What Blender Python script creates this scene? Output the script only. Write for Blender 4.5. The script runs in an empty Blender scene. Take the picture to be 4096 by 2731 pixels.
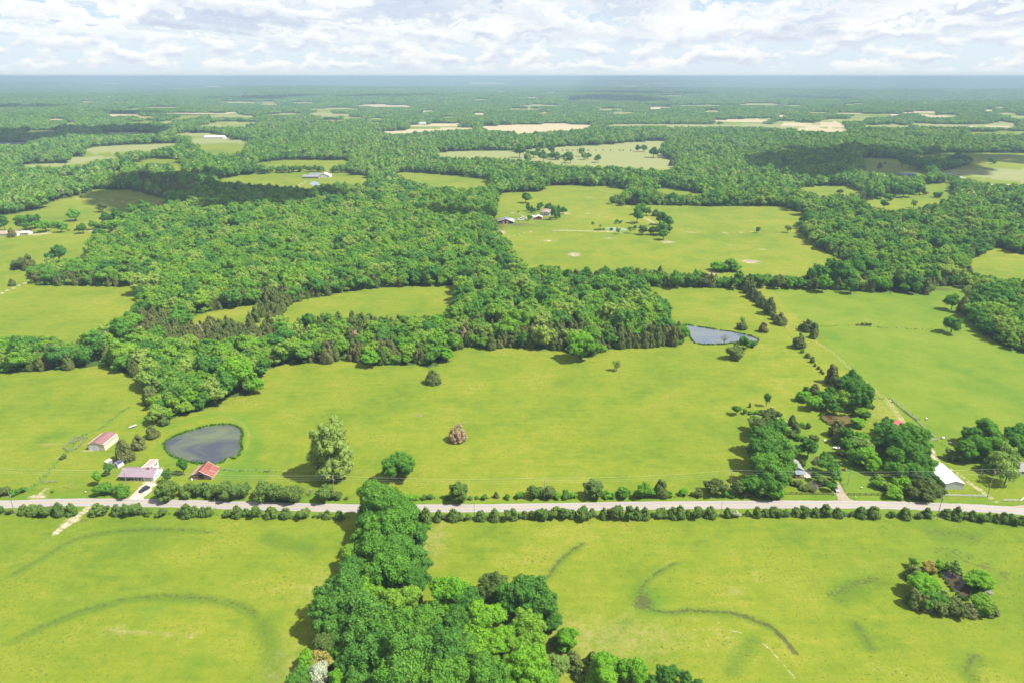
import bpy, math, random
import numpy as np
rnd = random.Random(7)
RS = np.random.RandomState(11)
HAZE = 1.2e-4
SC = bpy.context.scene
COL = SC.collection

# ------------------------------------------------------------------ camera, sky, sun, exposure
CAM_H = 180.0
PITCH = math.radians(21.2)
FPX = 4096 * 24.0 / 36.0
cd = bpy.data.cameras.new('camera'); cam = bpy.data.objects.new('camera', cd); COL.objects.link(cam)
cd.lens = 24.0; cd.sensor_width = 36.0; cd.clip_start = 1.0; cd.clip_end = 200000.0
cam.location = (0, 0, CAM_H); cam.rotation_euler = (math.pi / 2 - PITCH, 0, 0)
SC.camera = cam
SUN_EL = math.radians(55); SUN_AZ = math.radians(-14)          # azimuth counted from +X
SUN_DIR = (math.cos(SUN_EL) * math.cos(SUN_AZ), math.cos(SUN_EL) * math.sin(SUN_AZ), math.sin(SUN_EL))
SC.view_settings.view_transform = 'Standard'; SC.view_settings.look = 'None'
SC.view_settings.exposure = 1.3; SC.view_settings.gamma = 1.0; SC.view_settings.use_curve_mapping = False
cy = SC.cycles
cy.max_bounces = 5; cy.diffuse_bounces = 2; cy.glossy_bounces = 2; cy.transmission_bounces = 3
cy.volume_bounces = 0; cy.transparent_max_bounces = 4; cy.caustics_reflective = False; cy.caustics_refractive = False
cy.use_denoising = True
try: cy.denoiser = 'OPENIMAGEDENOISE'
except Exception: pass

sl = bpy.data.lights.new('sun', 'SUN'); sun = bpy.data.objects.new('sun', sl); COL.objects.link(sun)
sl.energy = 4.6; sl.angle = math.radians(0.5); sl.color = (1.0, 0.96, 0.89)
from mathutils import Vector
sun.rotation_euler = Vector(SUN_DIR).to_track_quat('Z', 'Y').to_euler()

class NT:
    """small helper round a node tree"""
    def __init__(s, tree): s.t = tree; s.n = tree.nodes; s.l = tree.links
    def add(s, typ, **kw):
        n = s.n.new(typ)
        for k, v in kw.items(): setattr(n, k, v)
        return n
    def sock(s, n, i, v):
        if v is None: return
        if isinstance(v, bpy.types.NodeSocket): s.l.new(v, n.inputs[i])
        else: n.inputs[i].default_value = v
    def math(s, op, a, b=None, c=None, clamp=False):
        n = s.add('ShaderNodeMath', operation=op); n.use_clamp = clamp
        for i, v in enumerate((a, b, c)): s.sock(n, i, v)
        return n.outputs[0]
    def vmath(s, op, a, b=None):
        n = s.add('ShaderNodeVectorMath', operation=op)
        s.sock(n, 0, a); s.sock(n, 1, b)
        return n.outputs[0]
    def noise(s, vec, scale, detail=4, rough=0.55, dist=0.0):
        n = s.add('ShaderNodeTexNoise')
        s.sock(n, 'Vector', vec); s.sock(n, 'Scale', scale); s.sock(n, 'Detail', detail); s.sock(n, 'Roughness', rough); s.sock(n, 'Distortion', dist)
        return n.outputs[0]
    def ramp(s, f, stops, interp='LINEAR'):
        n = s.add('ShaderNodeValToRGB'); e = n.color_ramp.elements; n.color_ramp.interpolation = interp
        while len(e) < len(stops): e.new(0.5)
        for i, (p, c) in enumerate(stops):
            e[i].position = p; e[i].color = (c[0], c[1], c[2], 1) if not isinstance(c, (int, float)) else (c, c, c, 1)
        s.l.new(f, n.inputs[0]); return n.outputs[0]
    def mix(s, f, a, b, blend='MIX'):
        n = s.add('ShaderNodeMix', data_type='RGBA', blend_type=blend)
        s.sock(n, 0, f)
        for i, v in ((6, a), (7, b)):
            if isinstance(v, tuple): v = (v[0], v[1], v[2], 1)
            s.sock(n, i, v)
        return n.outputs[2]
    def smooth(s, v, a, b):
        n = s.add('ShaderNodeMapRange', interpolation_type='SMOOTHSTEP')
        s.sock(n, 0, v); s.sock(n, 1, a); s.sock(n, 2, b); s.sock(n, 3, 0.0); s.sock(n, 4, 1.0)
        return n.outputs[0]

world = bpy.data.worlds.new('World'); SC.world = world; world.use_nodes = True
w = NT(world.node_tree); w.n.clear()
sky = w.add('ShaderNodeTexSky', sky_type='NISHITA'); sky.sun_disc = False
sky.sun_elevation = SUN_EL; sky.sun_rotation = math.pi / 2 - SUN_AZ; sky.altitude = 300; sky.air_density = 1.0; sky.dust_density = 1.0
tc = w.add('ShaderNodeTexCoord')
sep = w.add('ShaderNodeSeparateXYZ'); w.l.new(tc.outputs['Generated'], sep.inputs[0])
dz = w.math('MAXIMUM', sep.outputs[2], 0.0)
s_ = w.math('DIVIDE', 1.0, w.math('ADD', dz, 0.022))
comb = w.add('ShaderNodeCombineXYZ')
w.sock(comb, 0, w.math('MULTIPLY', w.math('MULTIPLY', sep.outputs[0], 1.9), s_)); w.sock(comb, 1, w.math('MULTIPLY', sep.outputs[1], s_)); comb.inputs[2].default_value = 3.7
P0 = comb.outputs[0]
# billows: a three-dimensional wobble on the direction itself, so that cloud tops puff upward out of flat bases
dirs = w.vmath('MULTIPLY', tc.outputs['Generated'], (1.0, 1.0, 1.8))
wob = w.noise(dirs, 30.0, 5, 0.52)
wobs = w.math('SUBTRACT', wob, 0.5)
cw = w.add('ShaderNodeCombineXYZ'); w.sock(cw, 0, w.math('MULTIPLY', wobs, 3.0)); w.sock(cw, 1, w.math('MULTIPLY', wobs, 7.5))
wsc = w.add('ShaderNodeVectorMath', operation='SCALE'); w.l.new(cw.outputs[0], wsc.inputs[0]); w.sock(wsc, 3, w.math('MULTIPLY', s_, 0.085))
P1 = w.vmath('ADD', P0, wsc.outputs[0])
def layer(P, sc, up, lo, hi, z):
    Pz = w.vmath('ADD', P, (0, 0, z))
    a = w.noise(Pz, sc, 5, 0.55); b = w.noise(w.vmath('ADD', Pz, (0.0, -up, 0.0)), sc, 3, 0.5); c = w.noise(w.vmath('ADD', Pz, (0.0, up, 0.0)), sc, 3, 0.5)
    return w.smooth(a, lo, hi), a, w.math('SUBTRACT', b, c)
c1, a1, g1 = layer(P1, 0.27, 1.5, 0.40, 0.47, 0.0)
c2, a2, g2 = layer(P1, 0.60, 0.7, 0.44, 0.52, 9.0)
WHT, GRY = (0.405, 0.410, 0.415), (0.255, 0.282, 0.350)
def tone(g, a, k):
    f = w.math('ADD', w.math('MULTIPLY', g, -k), w.math('ADD', 0.58, w.math('MULTIPLY', w.math('SUBTRACT', 0.55, a), 1.5)))
    return w.ramp(f, [(0.05, GRY), (0.35, (0.300, 0.325, 0.380)), (0.62, (0.372, 0.385, 0.405)), (0.85, (0.43, 0.432, 0.435))])
gap = w.ramp(dz, [(0.0, (0.335, 0.380, 0.415)), (0.03, (0.290, 0.345, 0.395)), (0.12, (0.262, 0.328, 0.400)), (0.5, (0.11, 0.19, 0.34)), (1.0, (0.07, 0.135, 0.28))])
skyc = w.mix(w.math('MULTIPLY', c2, 0.85), gap, tone(g2, a2, 2.2))
skyc = w.mix(c1, skyc, tone(g1, a1, 2.4))
# far off, the banks of cumulus are seen side-on: small heaped puffs over paler air
dir2 = w.vmath('MULTIPLY', tc.outputs['Generated'], (1.0, 1.0, 2.5))
pf = w.noise(dir2, 24.0, 5, 0.56); pu = w.noise(w.vmath('ADD', dir2, (0.0, 0.0, -0.012)), 24.0, 3, 0.5); pd = w.noise(w.vmath('ADD', dir2, (0.0, 0.0, 0.012)), 24.0, 3, 0.5)
ptone = w.ramp(w.math('ADD', w.math('MULTIPLY', w.math('SUBTRACT', pu, pd), 3.2), 0.6), [(0.1, (0.300, 0.330, 0.390)), (0.5, (0.372, 0.392, 0.418)), (0.85, (0.425, 0.430, 0.435))])
puffs = w.mix(w.smooth(pf, 0.42, 0.52), (0.318, 0.368, 0.412), ptone)
skyc = w.mix(w.smooth(dz, 0.030, 0.062), puffs, skyc)
hz = w.smooth(dz, 0.0, 0.016)
skyc = w.mix(hz, (0.335, 0.380, 0.415), skyc)
# Nishita light carries the blue; the procedural clouds lie over it
bg1 = w.add('ShaderNodeBackground'); w.l.new(sky.outputs[0], bg1.inputs[0]); bg1.inputs[1].default_value = 0.06
bg2 = w.add('ShaderNodeBackground'); w.l.new(skyc, bg2.inputs[0]); bg2.inputs[1].default_value = 1.0
mx = w.add('ShaderNodeMixShader'); mx.inputs[0].default_value = 0.86
w.l.new(bg1.outputs[0], mx.inputs[1]); w.l.new(bg2.outputs[0], mx.inputs[2])
wo = w.add('ShaderNodeOutputWorld'); w.l.new(mx.outputs[0], wo.inputs[0])

# ------------------------------------------------------------------ survey: from a sighting in the photograph to a place on the ground
OY = {'a': 1600, 'b': 1000, 'c': 400, 'd': 2048}
SCALE = {'W': 1.7415, 'E': .8912, 'F': .8707}
def Z(c, x, y):
    if c == 'W': return (x * 1.7415, y * 1.7415)
    if c == 'E': return (2000 + x * .8912, 680 + y * .8912)
    if c == 'F': return (400 + x * .8707, 600 + y * .8707)
    return (int(c[1]) * 1024 + x * 0.43556, OY[c[0]] + y * 0.43556)
CP, SP = math.cos(PITCH), math.sin(PITCH)
def G(p, z=0.0):
    x, y = (p[0] - 2048) / FPX, (1365.5 - p[1]) / FPX
    d = (x, CP + y * SP, -SP + y * CP)
    t = (z - CAM_H) / d[2]
    return (d[0] * t, d[1] * t)
def project(x, y, z):
    zc = y * CP - (z - CAM_H) * SP
    yc = y * SP + (z - CAM_H) * CP
    return 2048 + FPX * x / zc, 1365.5 - FPX * yc / zc, zc
def depth_of(p, z=0.0):
    g = G(p, z); return g[1] * CP - (z - CAM_H) * SP
def GZ(c, *pts): return [G(Z(c, *p)) for p in pts]

def terr(x, y):
    """height of the land: level near the road, long low hills far out"""
    x = np.asarray(x, float); y = np.asarray(y, float); r = np.hypot(x, y)
    t = np.clip((r - 1900) / 3500, 0, 1); t = t * t * (3 - 2 * t)
    h = (np.sin(x / 900 + 1.3) * np.cos(y / 1150 + .4) * 8 + np.sin((x + .6 * y) / 520 + 2) * 5 + np.sin((x * .3 - y) / 700) * 7)
    t2 = np.clip((r - 5000) / 15000, 0, 1)
    h2 = (np.sin((y + .25 * x) / 1500) + .7 * np.sin(y / 3300 + x / 2600 + 1) + .6 * np.sin(x / 1900 - y / 5200 + 4) + .3 * np.sin(x / 800 + y / 2100)) * 38
    right = np.clip((x / np.maximum(y, 1) - .05) / .5, 0, 1) * np.clip((r - 16000) / 9000, 0, 1) * (60 + 14 * np.sin(x / 2300 + 1) + 9 * np.sin(x / 900))
    return np.clip((r - 9000) / 36000, 0, 1) * 45 + t * h * 1.3 + t2 * (h2 * .85 - 14) + right

def inpoly(px, py, poly):
    c = np.zeros(px.shape, bool); n = len(poly)
    for i in range(n):
        x1, y1 = poly[i]; x2, y2 = poly[(i + 1) % n]
        if y1 == y2: continue
        k = ((y1 > py) != (y2 > py)) & (px < (x2 - x1) * (py - y1) / (y2 - y1) + x1)
        c ^= k
    return c
MS = 0.5                                                     # survey raster, half the W scale
gx, gy = np.meshgrid((np.arange(1176) + .5) / MS, (np.arange(784) + .5) / MS)
def raster(polys, code=None):
    m = np.zeros(gx.shape, bool)
    for item in polys:
        c, pts = item
        pts = [Z(c, *p) for p in pts]; pts = [(a / 1.7415, b / 1.7415) for a, b in pts]
        x0 = max(0, int(min(p[0] for p in pts) * MS) - 1); x1 = min(1176, int(max(p[0] for p in pts) * MS) + 2)
        y0 = max(0, int(min(p[1] for p in pts) * MS) - 1); y1 = min(784, int(max(p[1] for p in pts) * MS) + 2)
        if x1 <= x0 or y1 <= y0: continue
        m[y0:y1, x0:x1] |= inpoly(gx[y0:y1, x0:x1], gy[y0:y1, x0:x1], pts)
    return m
def look(mask, X, Y):
    """look a sighting (full-size photo units) up in a survey raster"""
    ix = np.clip((np.asarray(X) / 1.7415 * MS).astype(int), 0, 1175); iy = np.clip((np.asarray(Y) / 1.7415 * MS).astype(int), 0, 783)
    return mask[iy, ix]

OPEN = [
 ('W', [(0,858),(60,854),(120,850),(180,846),(235,838),(262,850),(300,862),(318,880),(325,905),(332,925),(328,950),(350,972),(368,978),(400,958),(440,948),(480,940),(520,914),(560,908),(600,895),(606,880),(612,852),(640,838),(700,834),(760,832),(790,824),(830,836),(880,838),(960,838),(985,844),(1030,832),(1042,802),(1080,797),(1120,802),(1180,798),(1240,802),(1295,804),(1330,822),(1365,818),(1400,802),(1500,797),(1562,797),(1588,775),(1570,745),(1548,738),(1540,690),(1500,672),(1485,661),(1600,659),(1700,659),(1760,662),(1850,664),(2000,671),(2130,677),(2142,672),(2150,658),(2190,655),(2235,668),(2228,690),(2200,722),(2235,750),(2260,772),(2310,797),(2352,812),(2352,1600),(0,1600)]),
 ('W', [(0,655),(75,655),(160,656),(305,658),(315,675),(300,710),(270,735),(240,748),(195,765),(180,784),(150,788),(120,772),(60,770),(0,772)]),
 ('W', [(440,740),(440,728),(490,715),(560,702),(630,695),(602,742),(575,745),(540,737),(520,722),(480,726),(450,742)]),
 ('W', [(646,730),(668,700),(690,690),(740,682),(830,665),(900,660),(1000,658),(1042,656),(1044,672),(1032,695),(1020,720),(980,724),(930,730),(880,722),(820,720),(790,725),(730,718),(690,727),(665,744)]),
 ('W', [(0,495),(30,492),(100,480),(120,462),(180,450),(215,437),(300,437),(385,460),(380,470),(350,476),(310,480),(300,490),(270,492),(250,505),(200,512),(195,527),(262,525),(262,535),(215,538),(205,560),(195,575),(185,592),(110,596),(75,610),(60,622),(65,650),(30,662),(0,674)]),
 ('c0', [(770,450),(900,430),(1200,410),(1600,398),(1660,405),(1560,425),(1440,440),(1380,470),(1100,480),(1030,490),(860,495),(790,490)]),
 ('c0', [(150,600),(300,590),(330,585),(600,585),(650,570),(640,520),(900,520),(1130,530),(1130,540),(980,545),(830,560),(800,590),(700,595),(640,605),(550,615),(200,620)]),
 ('c0', [(1800,350),(2130,345),(2130,370),(2280,375),(2270,395),(1980,405),(1830,415),(1720,400),(1780,385)]),
 ('c0', [(1830,420),(2250,410),(2240,450),(2230,480),(2000,500),(1900,490),(1850,470)]),
 ('c0', [(1220,580),(1400,540),(1640,545),(1650,575),(1560,580),(1330,592)]),
 ('c0', [(1580,605),(1700,605),(1650,650),(1580,655)]),
 ('c0', [(480,712),(720,690),(640,716)]), ('c0', [(960,655),(1160,645),(1080,665)]),
 ('c0', [(980,132),(1300,128),(1230,148),(1000,150)]), ('c0', [(1520,123),(2190,116),(2100,127),(1530,131)]),
 ('c0', [(1560,178),(1680,150),(1850,138),(1800,160),(1680,174)]), ('c0', [(1180,206),(1460,188),(1380,206)]),
 ('c0', [(0,392),(240,392),(250,410),(0,412)]),
 ('W', [(492,414),(560,402),(640,398),(720,396),(800,398),(848,408),(840,420),(800,419),(740,422),(700,434),(660,428),(600,425),(540,420)]),
 ('W', [(905,398),(940,396),(1000,400),(1120,412),(1120,428),(1040,430),(960,421),(930,410)]),
 ('W', [(570,377),(640,369),(780,367),(812,372),(780,379),(640,381)]),
 ('W', [(1000,350),(1080,347),(1200,345),(1300,337),(1400,332),(1505,323),(1530,325),(1510,340),(1520,360),(1550,370),(1545,390),(1480,388),(1400,381),(1330,382),(1250,373),(1200,366),(1100,362),(1010,362)]),
 ('W', [(1140,505),(1150,445),(1160,442),(1250,442),(1255,425),(1400,428),(1440,437),(1405,455),(1400,466),(1450,471),(1500,473),(1600,473),(1700,475),(1790,475),(1850,490),(1835,510),(1830,525),(1860,560),(1940,600),(1935,612),(1880,614),(1860,632),(1830,634),(1780,630),(1700,634),(1640,632),(1600,620),(1545,630),(1500,617),(1440,612),(1380,624),(1320,622),(1260,608),(1210,618),(1190,592),(1175,562),(1150,537),(1135,515)]),
 ('W', [(1500,428),(1560,437),(1640,448),(1560,449),(1500,441)]), ('W', [(1820,432),(1900,427),(1960,430),(1980,450),(1880,447)]),
 ('W', [(1980,362),(2070,366),(2110,385),(2140,405),(2060,402),(1990,392)]),
 ('W', [(2080,358),(2180,352),(2352,353),(2352,420),(2330,425),(2290,422),(2180,402),(2150,395),(2200,385),(2230,378),(2235,362),(2160,360)]),
 ('W', [(1990,462),(2060,450),(2130,440),(2120,425),(2180,420),(2190,450),(2140,470),(2100,480),(2020,482),(2000,472)]),
 ('W', [(2225,602),(2290,568),(2352,587),(2352,642),(2280,634),(2240,624)]),
 ('W', [(1380,285),(1790,287),(1790,293),(1400,290)]), ('W', [(2225,304),(2352,302),(2352,308),(2230,309)]),
 ('W', [(1960,262),(2060,262),(2060,267),(1970,268)]), ('W', [(2110,264),(2180,267),(2140,271)]),
 ('W', [(2080,284),(2340,288),(2330,293),(2140,291)]),
 ('c1', [(480,125),(600,100),(700,100),(500,135)]), ('c1', [(1140,140),(1290,124),(1280,135),(1150,148)]), ('c1', [(770,185),(830,165),(850,185)]),
 ('c1', [(1690,155),(1830,148),(1820,158),(1700,165)]),
]
TAN = [
 ('W', [(868,304),(960,297),(1060,293),(1110,296),(1000,301),(900,309)]), ('W', [(930,290),(1000,284),(1060,284),(1050,290),(960,293)]),
 ('W', [(1105,291),(1200,286),(1290,284),(1370,288),(1340,297),(1240,304),(1190,308),(1180,303),(1120,299)]),
 ('W', [(1790,284),(1840,283),(1900,288),(1880,293),(1800,290)]), ('W', [(1885,281),(1910,279),(1940,285),(1936,295),(1890,291)]),
 ('W', [(1492,246),(1517,246),(1515,252),(1492,252)]), ('c0', [(980,132),(1300,128),(1230,148),(1000,150)]),
 ('c0', [(1520,123),(2190,116),(2100,127),(1530,131)]), ('c3', [(90,140),(170,140),(160,152),(100,154)]),
 ('W', [(2110,264),(2180,267),(2140,271)]), ('W', [(1080,191),(1160,191),(1160,195),(1080,195)]), ('W', [(1480,192),(1530,192),(1530,195),(1480,195)]),
]
PALE = [('c0', [(770,450),(900,430),(1200,410),(1600,398),(1660,405),(1560,425),(1380,470),(860,495)]),
 ('W', [(1000,345),(1300,335),(1530,320),(1560,392),(1400,384),(1010,364)]), ('c0', [(640,515),(1130,525),(830,560),(640,605),(150,620)]),
 ('c0', [(1800,345),(2290,345),(2280,400),(1720,405)]), ('W', [(2150,390),(2352,388),(2352,420),(2200,402)]),
 ('W', [(2080,284),(2340,288),(2330,293),(2140,291)]), ('W', [(1380,285),(1790,287),(1790,293),(1400,290)])]
GREENER = [('W', [(1770,664),(2240,660),(2352,800),(2352,1120),(2180,1060),(1990,900),(1860,760)])]
CEDAR_ZONES = [
 (.93, [('W', [(300,760),(340,710),(440,738),(620,705),(640,665),(690,690),(650,745),(600,790),(480,800),(400,792),(340,790)])]),
 (.75, [('W', [(1040,740),(1300,760),(1565,760),(1568,800),(1040,802)])]),
 (.45, [('W', [(610,730),(1045,730),(1045,850),(610,850)])]),
 (.35, [('W', [(0,770),(330,790),(330,900),(0,860)])]),
 (.6, [('W', [(75,632),(340,632),(340,662),(75,662)])]),
 (.45, [('W', [(480,655),(900,640),(900,700),(480,715)])]),
 (.35, [('W', [(1190,620),(1760,620),(1760,668),(1190,668)])]),
 (1.0, [('W', [(575,775),(615,775),(672,680),(650,672),(600,725)])]),
 (.9, [('c0', [(1250,720),(1800,735),(1850,860),(1560,900),(1430,900),(1300,840)])]),
 (.35, [('W', [(1840,440),(2352,440),(2352,680),(1840,680)])]),
]
rc = random.Random(21); FARF = []
for i in range(95):                                          # small clearings scattered through the wooded plain
    y_ = 182 + 118 * rc.random() ** 1.3; x_ = rc.uniform(-20, 2370); k_ = (y_ - 172) / 100; w_ = rc.uniform(16, 80) * (.35 + k_); h_ = rc.uniform(1.2, 4.2) * (.25 + k_) * 1.2
    if 860 < x_ < 1400 and y_ > 270: continue
    FARF.append(('W', [(x_, y_), (x_ + w_ * .5, y_ - h_ * rc.uniform(.2, .8)), (x_ + w_, y_ - h_ * .3), (x_ + w_ * 1.05, y_ + h_ * .3), (x_ + w_ * .6, y_ + h_ * rc.uniform(.2, .7)), (x_ + w_ * .1, y_ + h_ * .5)]))
for i in range(30):
    y_ = rc.uniform(232, 330); x_ = rc.uniform(-20, 2370); w_ = rc.uniform(50, 150); h_ = rc.uniform(4, 9) * (y_ - 170) / 130
    if (860 < x_ + w_ / 2 < 1620 and y_ > 262) or (y_ > 300 and x_ > 1500): continue
    FARF.append(('W', [(x_, y_), (x_ + w_ * .3, y_ - h_ * rc.uniform(.2, .9)), (x_ + w_ * .7, y_ - h_ * rc.uniform(.3, .8)), (x_ + w_, y_ - h_ * .2), (x_ + w_ * 1.08, y_ + h_ * .4), (x_ + w_ * .75, y_ + h_ * rc.uniform(.2, .6)), (x_ + w_ * .3, y_ + h_ * rc.uniform(.2, .7))]))
TAN += FARF[::5]; PALE += FARF; OPEN += FARF
M_OPEN = raster(OPEN + TAN); M_TAN = raster(TAN); M_PALE = raster(PALE); M_GREENER = raster(GREENER)
M_CED = np.full(gx.shape, .06)
for p_, polys_ in CEDAR_ZONES: M_CED[raster(polys_)] = p_

# ------------------------------------------------------------------ helpers for objects
def tag(o, label=None, cat=None, group=None, kind=None):
    if label:
        for a_, b_ in ((' from the ', ' from '), ('the one ', 'one '), (' of the ', ' of '), (' in the ', ' in '), (' the ', ' ')):
            if len(label.replace('-', ' ').split()) > 16: label = label.replace(a_, b_)
        o['label'] = label
    if cat: o['category'] = cat
    if group: o['group'] = group
    if kind: o['kind'] = kind
    return o
def thing(name, loc, rz=0.0, label=None, cat=None, group=None):
    o = bpy.data.objects.new(name, None); COL.objects.link(o); o.location = loc; o.rotation_euler = (0, 0, rz)
    o.empty_display_size = .5
    return tag(o, label, cat, group)
def link(name, me, mat=None, parent=None):
    o = bpy.data.objects.new(name, me); COL.objects.link(o)
    if mat is not None and not me.materials: me.materials.append(mat)
    if parent is not None: o.parent = parent
    return o
class MB:
    """collects simple solids, then links them as one mesh object"""
    def __init__(s): s.v = []; s.f = []
    def poly(s, pts):
        b = len(s.v); s.v += [tuple(p) for p in pts]; s.f.append(tuple(range(b, b + len(pts)))); return s
    def hexa(s, p):
        b = len(s.v); s.v += [tuple(q) for q in p]
        for f in ((3, 2, 1, 0), (4, 5, 6, 7), (0, 1, 5, 4), (1, 2, 6, 5), (2, 3, 7, 6), (3, 0, 4, 7)): s.f.append(tuple(b + i for i in f))
        return s
    def box(s, x0, x1, y0, y1, z0, z1):
        return s.hexa([(x0, y0, z0), (x1, y0, z0), (x1, y1, z0), (x0, y1, z0), (x0, y0, z1), (x1, y0, z1), (x1, y1, z1), (x0, y1, z1)])
    def slab(s, a, b, c, d, t):
        """quad a b c d thickened downwards by t"""
        lo = [(q[0], q[1], q[2] - t) for q in (a, b, c, d)]
        return s.hexa(lo + [a, b, c, d])
    def bar(s, p, q, r, n=6, r2=None):
        p = Vector(p); q = Vector(q); d = (q - p)
        if d.length < 1e-6: return s
        d.normalize(); u = d.orthogonal().normalized(); w_ = d.cross(u); r2 = r if r2 is None else r2
        b = len(s.v)
        for c, rr in ((p, r), (q, r2)):
            for i in range(n):
                a = 2 * math.pi * i / n; s.v.append(tuple(c + (u * math.cos(a) + w_ * math.sin(a)) * rr))
        for i in range(n): s.f.append((b + i, b + (i + 1) % n, b + n + (i + 1) % n, b + n + i))
        s.f.append(tuple(b + i for i in range(n))[::-1]); s.f.append(tuple(b + n + i for i in range(n)))
        return s
    def path(s, pts, r, n=5):
        for a, b in zip(pts, pts[1:]): s.bar(a, b, r, n)
        return s
    def prism(s, prof, y0, y1):
        """profile in x,z swept along y"""
        b = len(s.v); n = len(prof)
        s.v += [(x, y0, z) for x, z in prof] + [(x, y1, z) for x, z in prof]
        s.f.append(tuple(b + i for i in range(n))); s.f.append(tuple(b + n + i for i in range(n))[::-1])
        for i in range(n): s.f.append((b + i, b + n + i, b + n + (i + 1) % n, b + (i + 1) % n))
        return s
    def prismx(s, prof, x0, x1):
        b = len(s.v); n = len(prof)
        s.v += [(x0, y, z) for y, z in prof] + [(x1, y, z) for y, z in prof]
        s.f.append(tuple(b + i for i in range(n))[::-1]); s.f.append(tuple(b + n + i for i in range(n)))
        for i in range(n): s.f.append((b + i, b + (i + 1) % n, b + n + (i + 1) % n, b + n + i))
        return s
    def mesh(s, name, mat=None):
        me = bpy.data.meshes.new(name); me.from_pydata(s.v, [], s.f); me.update()
        if mat is not None: me.materials.append(mat)
        return me
    def build(s, name, mat, parent=None): return link(name, s.mesh(name, mat), None, parent)
def np_mesh(name, V, F, attrs=None, mat=None, smooth=False):
    """V (n,3) floats, F (m,3|4) ints"""
    me = bpy.data.meshes.new(name); k = F.shape[1]
    me.vertices.add(len(V)); me.vertices.foreach_set('co', np.ascontiguousarray(V, np.float32).ravel())
    me.loops.add(F.size); me.loops.foreach_set('vertex_index', np.ascontiguousarray(F, np.int32).ravel())
    me.polygons.add(len(F)); me.polygons.foreach_set('loop_start', np.arange(0, F.size, k, dtype=np.int32))
    if smooth: me.polygons.foreach_set('use_smooth', np.ones(len(F), bool))
    me.update(calc_edges=True)
    for an, arr in (attrs or {}).items():
        a = me.attributes.new(an, 'FLOAT', 'POINT'); a.data.foreach_set('value', np.ascontiguousarray(arr, np.float32))
    if mat is not None: me.materials.append(mat)
    return me

# ------------------------------------------------------------------ materials
MATS = {}
def newmat(name):
    m = bpy.data.materials.new(name); m.use_nodes = True; t = NT(m.node_tree); t.n.clear()
    out = t.add('ShaderNodeOutputMaterial'); return m, t, out
def simple(name, col, rough=.6, var=.12, scale=3.0, metal=0.0, spec=.4, emit=None, stretch=None):
    """paint, metal, wood, stone: a colour with fine and broad wear on it"""
    if name in MATS: return MATS[name]
    m, t, out = newmat(name)
    g = t.add('ShaderNodeTexCoord').outputs['Object']
    if stretch: g = t.vmath('MULTIPLY', g, stretch)
    n = t.noise(g, scale, 5, .6); n2 = t.noise(g, scale * .17, 3, .6)
    f = t.math('ADD', t.math('MULTIPLY', n, .6), t.math('MULTIPLY', n2, .4))
    col = tuple(c * .72 for c in col); lo = tuple(c * (1 - var * 1.6) for c in col); hi = tuple(min(1, c * (1 + var)) for c in col)
    c = t.ramp(f, [(.3, lo), (.7, hi)])
    b = t.add('ShaderNodeBsdfPrincipled'); t.l.new(c, b.inputs['Base Color'])
    b.inputs['Roughness'].default_value = rough; b.inputs['Metallic'].default_value = metal; b.inputs['Specular IOR Level'].default_value = spec
    t.l.new(b.outputs[0], out.inputs[0]); MATS[name] = m; return m
def foliage(name, cols, trans=.34, patch=.25, ps=(.012, .006, 0)):
    """leaves: colour runs through cols from plant to plant, with a finer play from spray to spray"""
    m, t, out = newmat(name)
    oi = t.add('ShaderNodeObjectInfo')
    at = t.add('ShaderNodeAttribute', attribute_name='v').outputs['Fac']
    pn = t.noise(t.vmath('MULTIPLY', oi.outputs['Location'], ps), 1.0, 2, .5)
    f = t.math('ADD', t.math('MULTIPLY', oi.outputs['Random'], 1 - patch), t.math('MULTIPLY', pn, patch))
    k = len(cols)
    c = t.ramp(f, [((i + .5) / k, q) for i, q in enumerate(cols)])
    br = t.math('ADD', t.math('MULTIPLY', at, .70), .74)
    c2 = t.mix(1.0, c, t.ramp(at, [(0, (.74, .90, 1.0)), (.5, (1, 1, 1)), (1, (1.12, 1.0, .80))]), 'MULTIPLY')  # leaf differences, plus yellow highlights and cool darks painted into the colour
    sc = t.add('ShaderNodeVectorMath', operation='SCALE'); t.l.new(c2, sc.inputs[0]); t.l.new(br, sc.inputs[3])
    d = t.add('ShaderNodeBsdfDiffuse'); t.l.new(sc.outputs[0], d.inputs[0])
    tr = t.add('ShaderNodeBsdfTranslucent'); t.l.new(t.mix(1.0, sc.outputs[0], (1.15, 1.2, .55), 'MULTIPLY'), tr.inputs[0])
    mxx = t.add('ShaderNodeMixShader'); mxx.inputs[0].default_value = trans
    t.l.new(d.outputs[0], mxx.inputs[1]); t.l.new(tr.outputs[0], mxx.inputs[2]); t.l.new(mxx.outputs[0], out.inputs[0])
    MATS[name] = m; return m
F_MIX = foliage('leaves_mixed', [(.093,.234,.029), (.154,.296,.029), (.075,.199,.036), (.199,.325,.034), (.114,.251,.036), (.068,.177,.039), (.171,.296,.036), (.239,.325,.068), (.131,.268,.032)])
F_FAR = foliage('leaves_far', [(.078,.183,.034), (.111,.238,.031), (.061,.149,.035), (.149,.271,.034), (.094,.211,.035), (.199,.282,.072), (.122,.244,.034), (.089,.133,.050)], patch=.55, ps=(.0035, .0016, 0))
F_MID = foliage('leaves_mid', [(.088,.215,.028), (.105,.235,.028), (.092,.210,.034)])
F_DARK = foliage('leaves_dark', [(.070,.180,.030), (.084,.198,.032)])
F_YEL = foliage('leaves_yellow', [(.150,.290,.030), (.180,.300,.036)])
F_BRI = foliage('leaves_bright', [(.130,.300,.024), (.155,.320,.026)])
F_PALE = foliage('leaves_pale', [(.185,.290,.060), (.205,.300,.075)])
F_POP = foliage('leaves_poplar', [(.215, .300, .060), (.235, .310, .070)])
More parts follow.
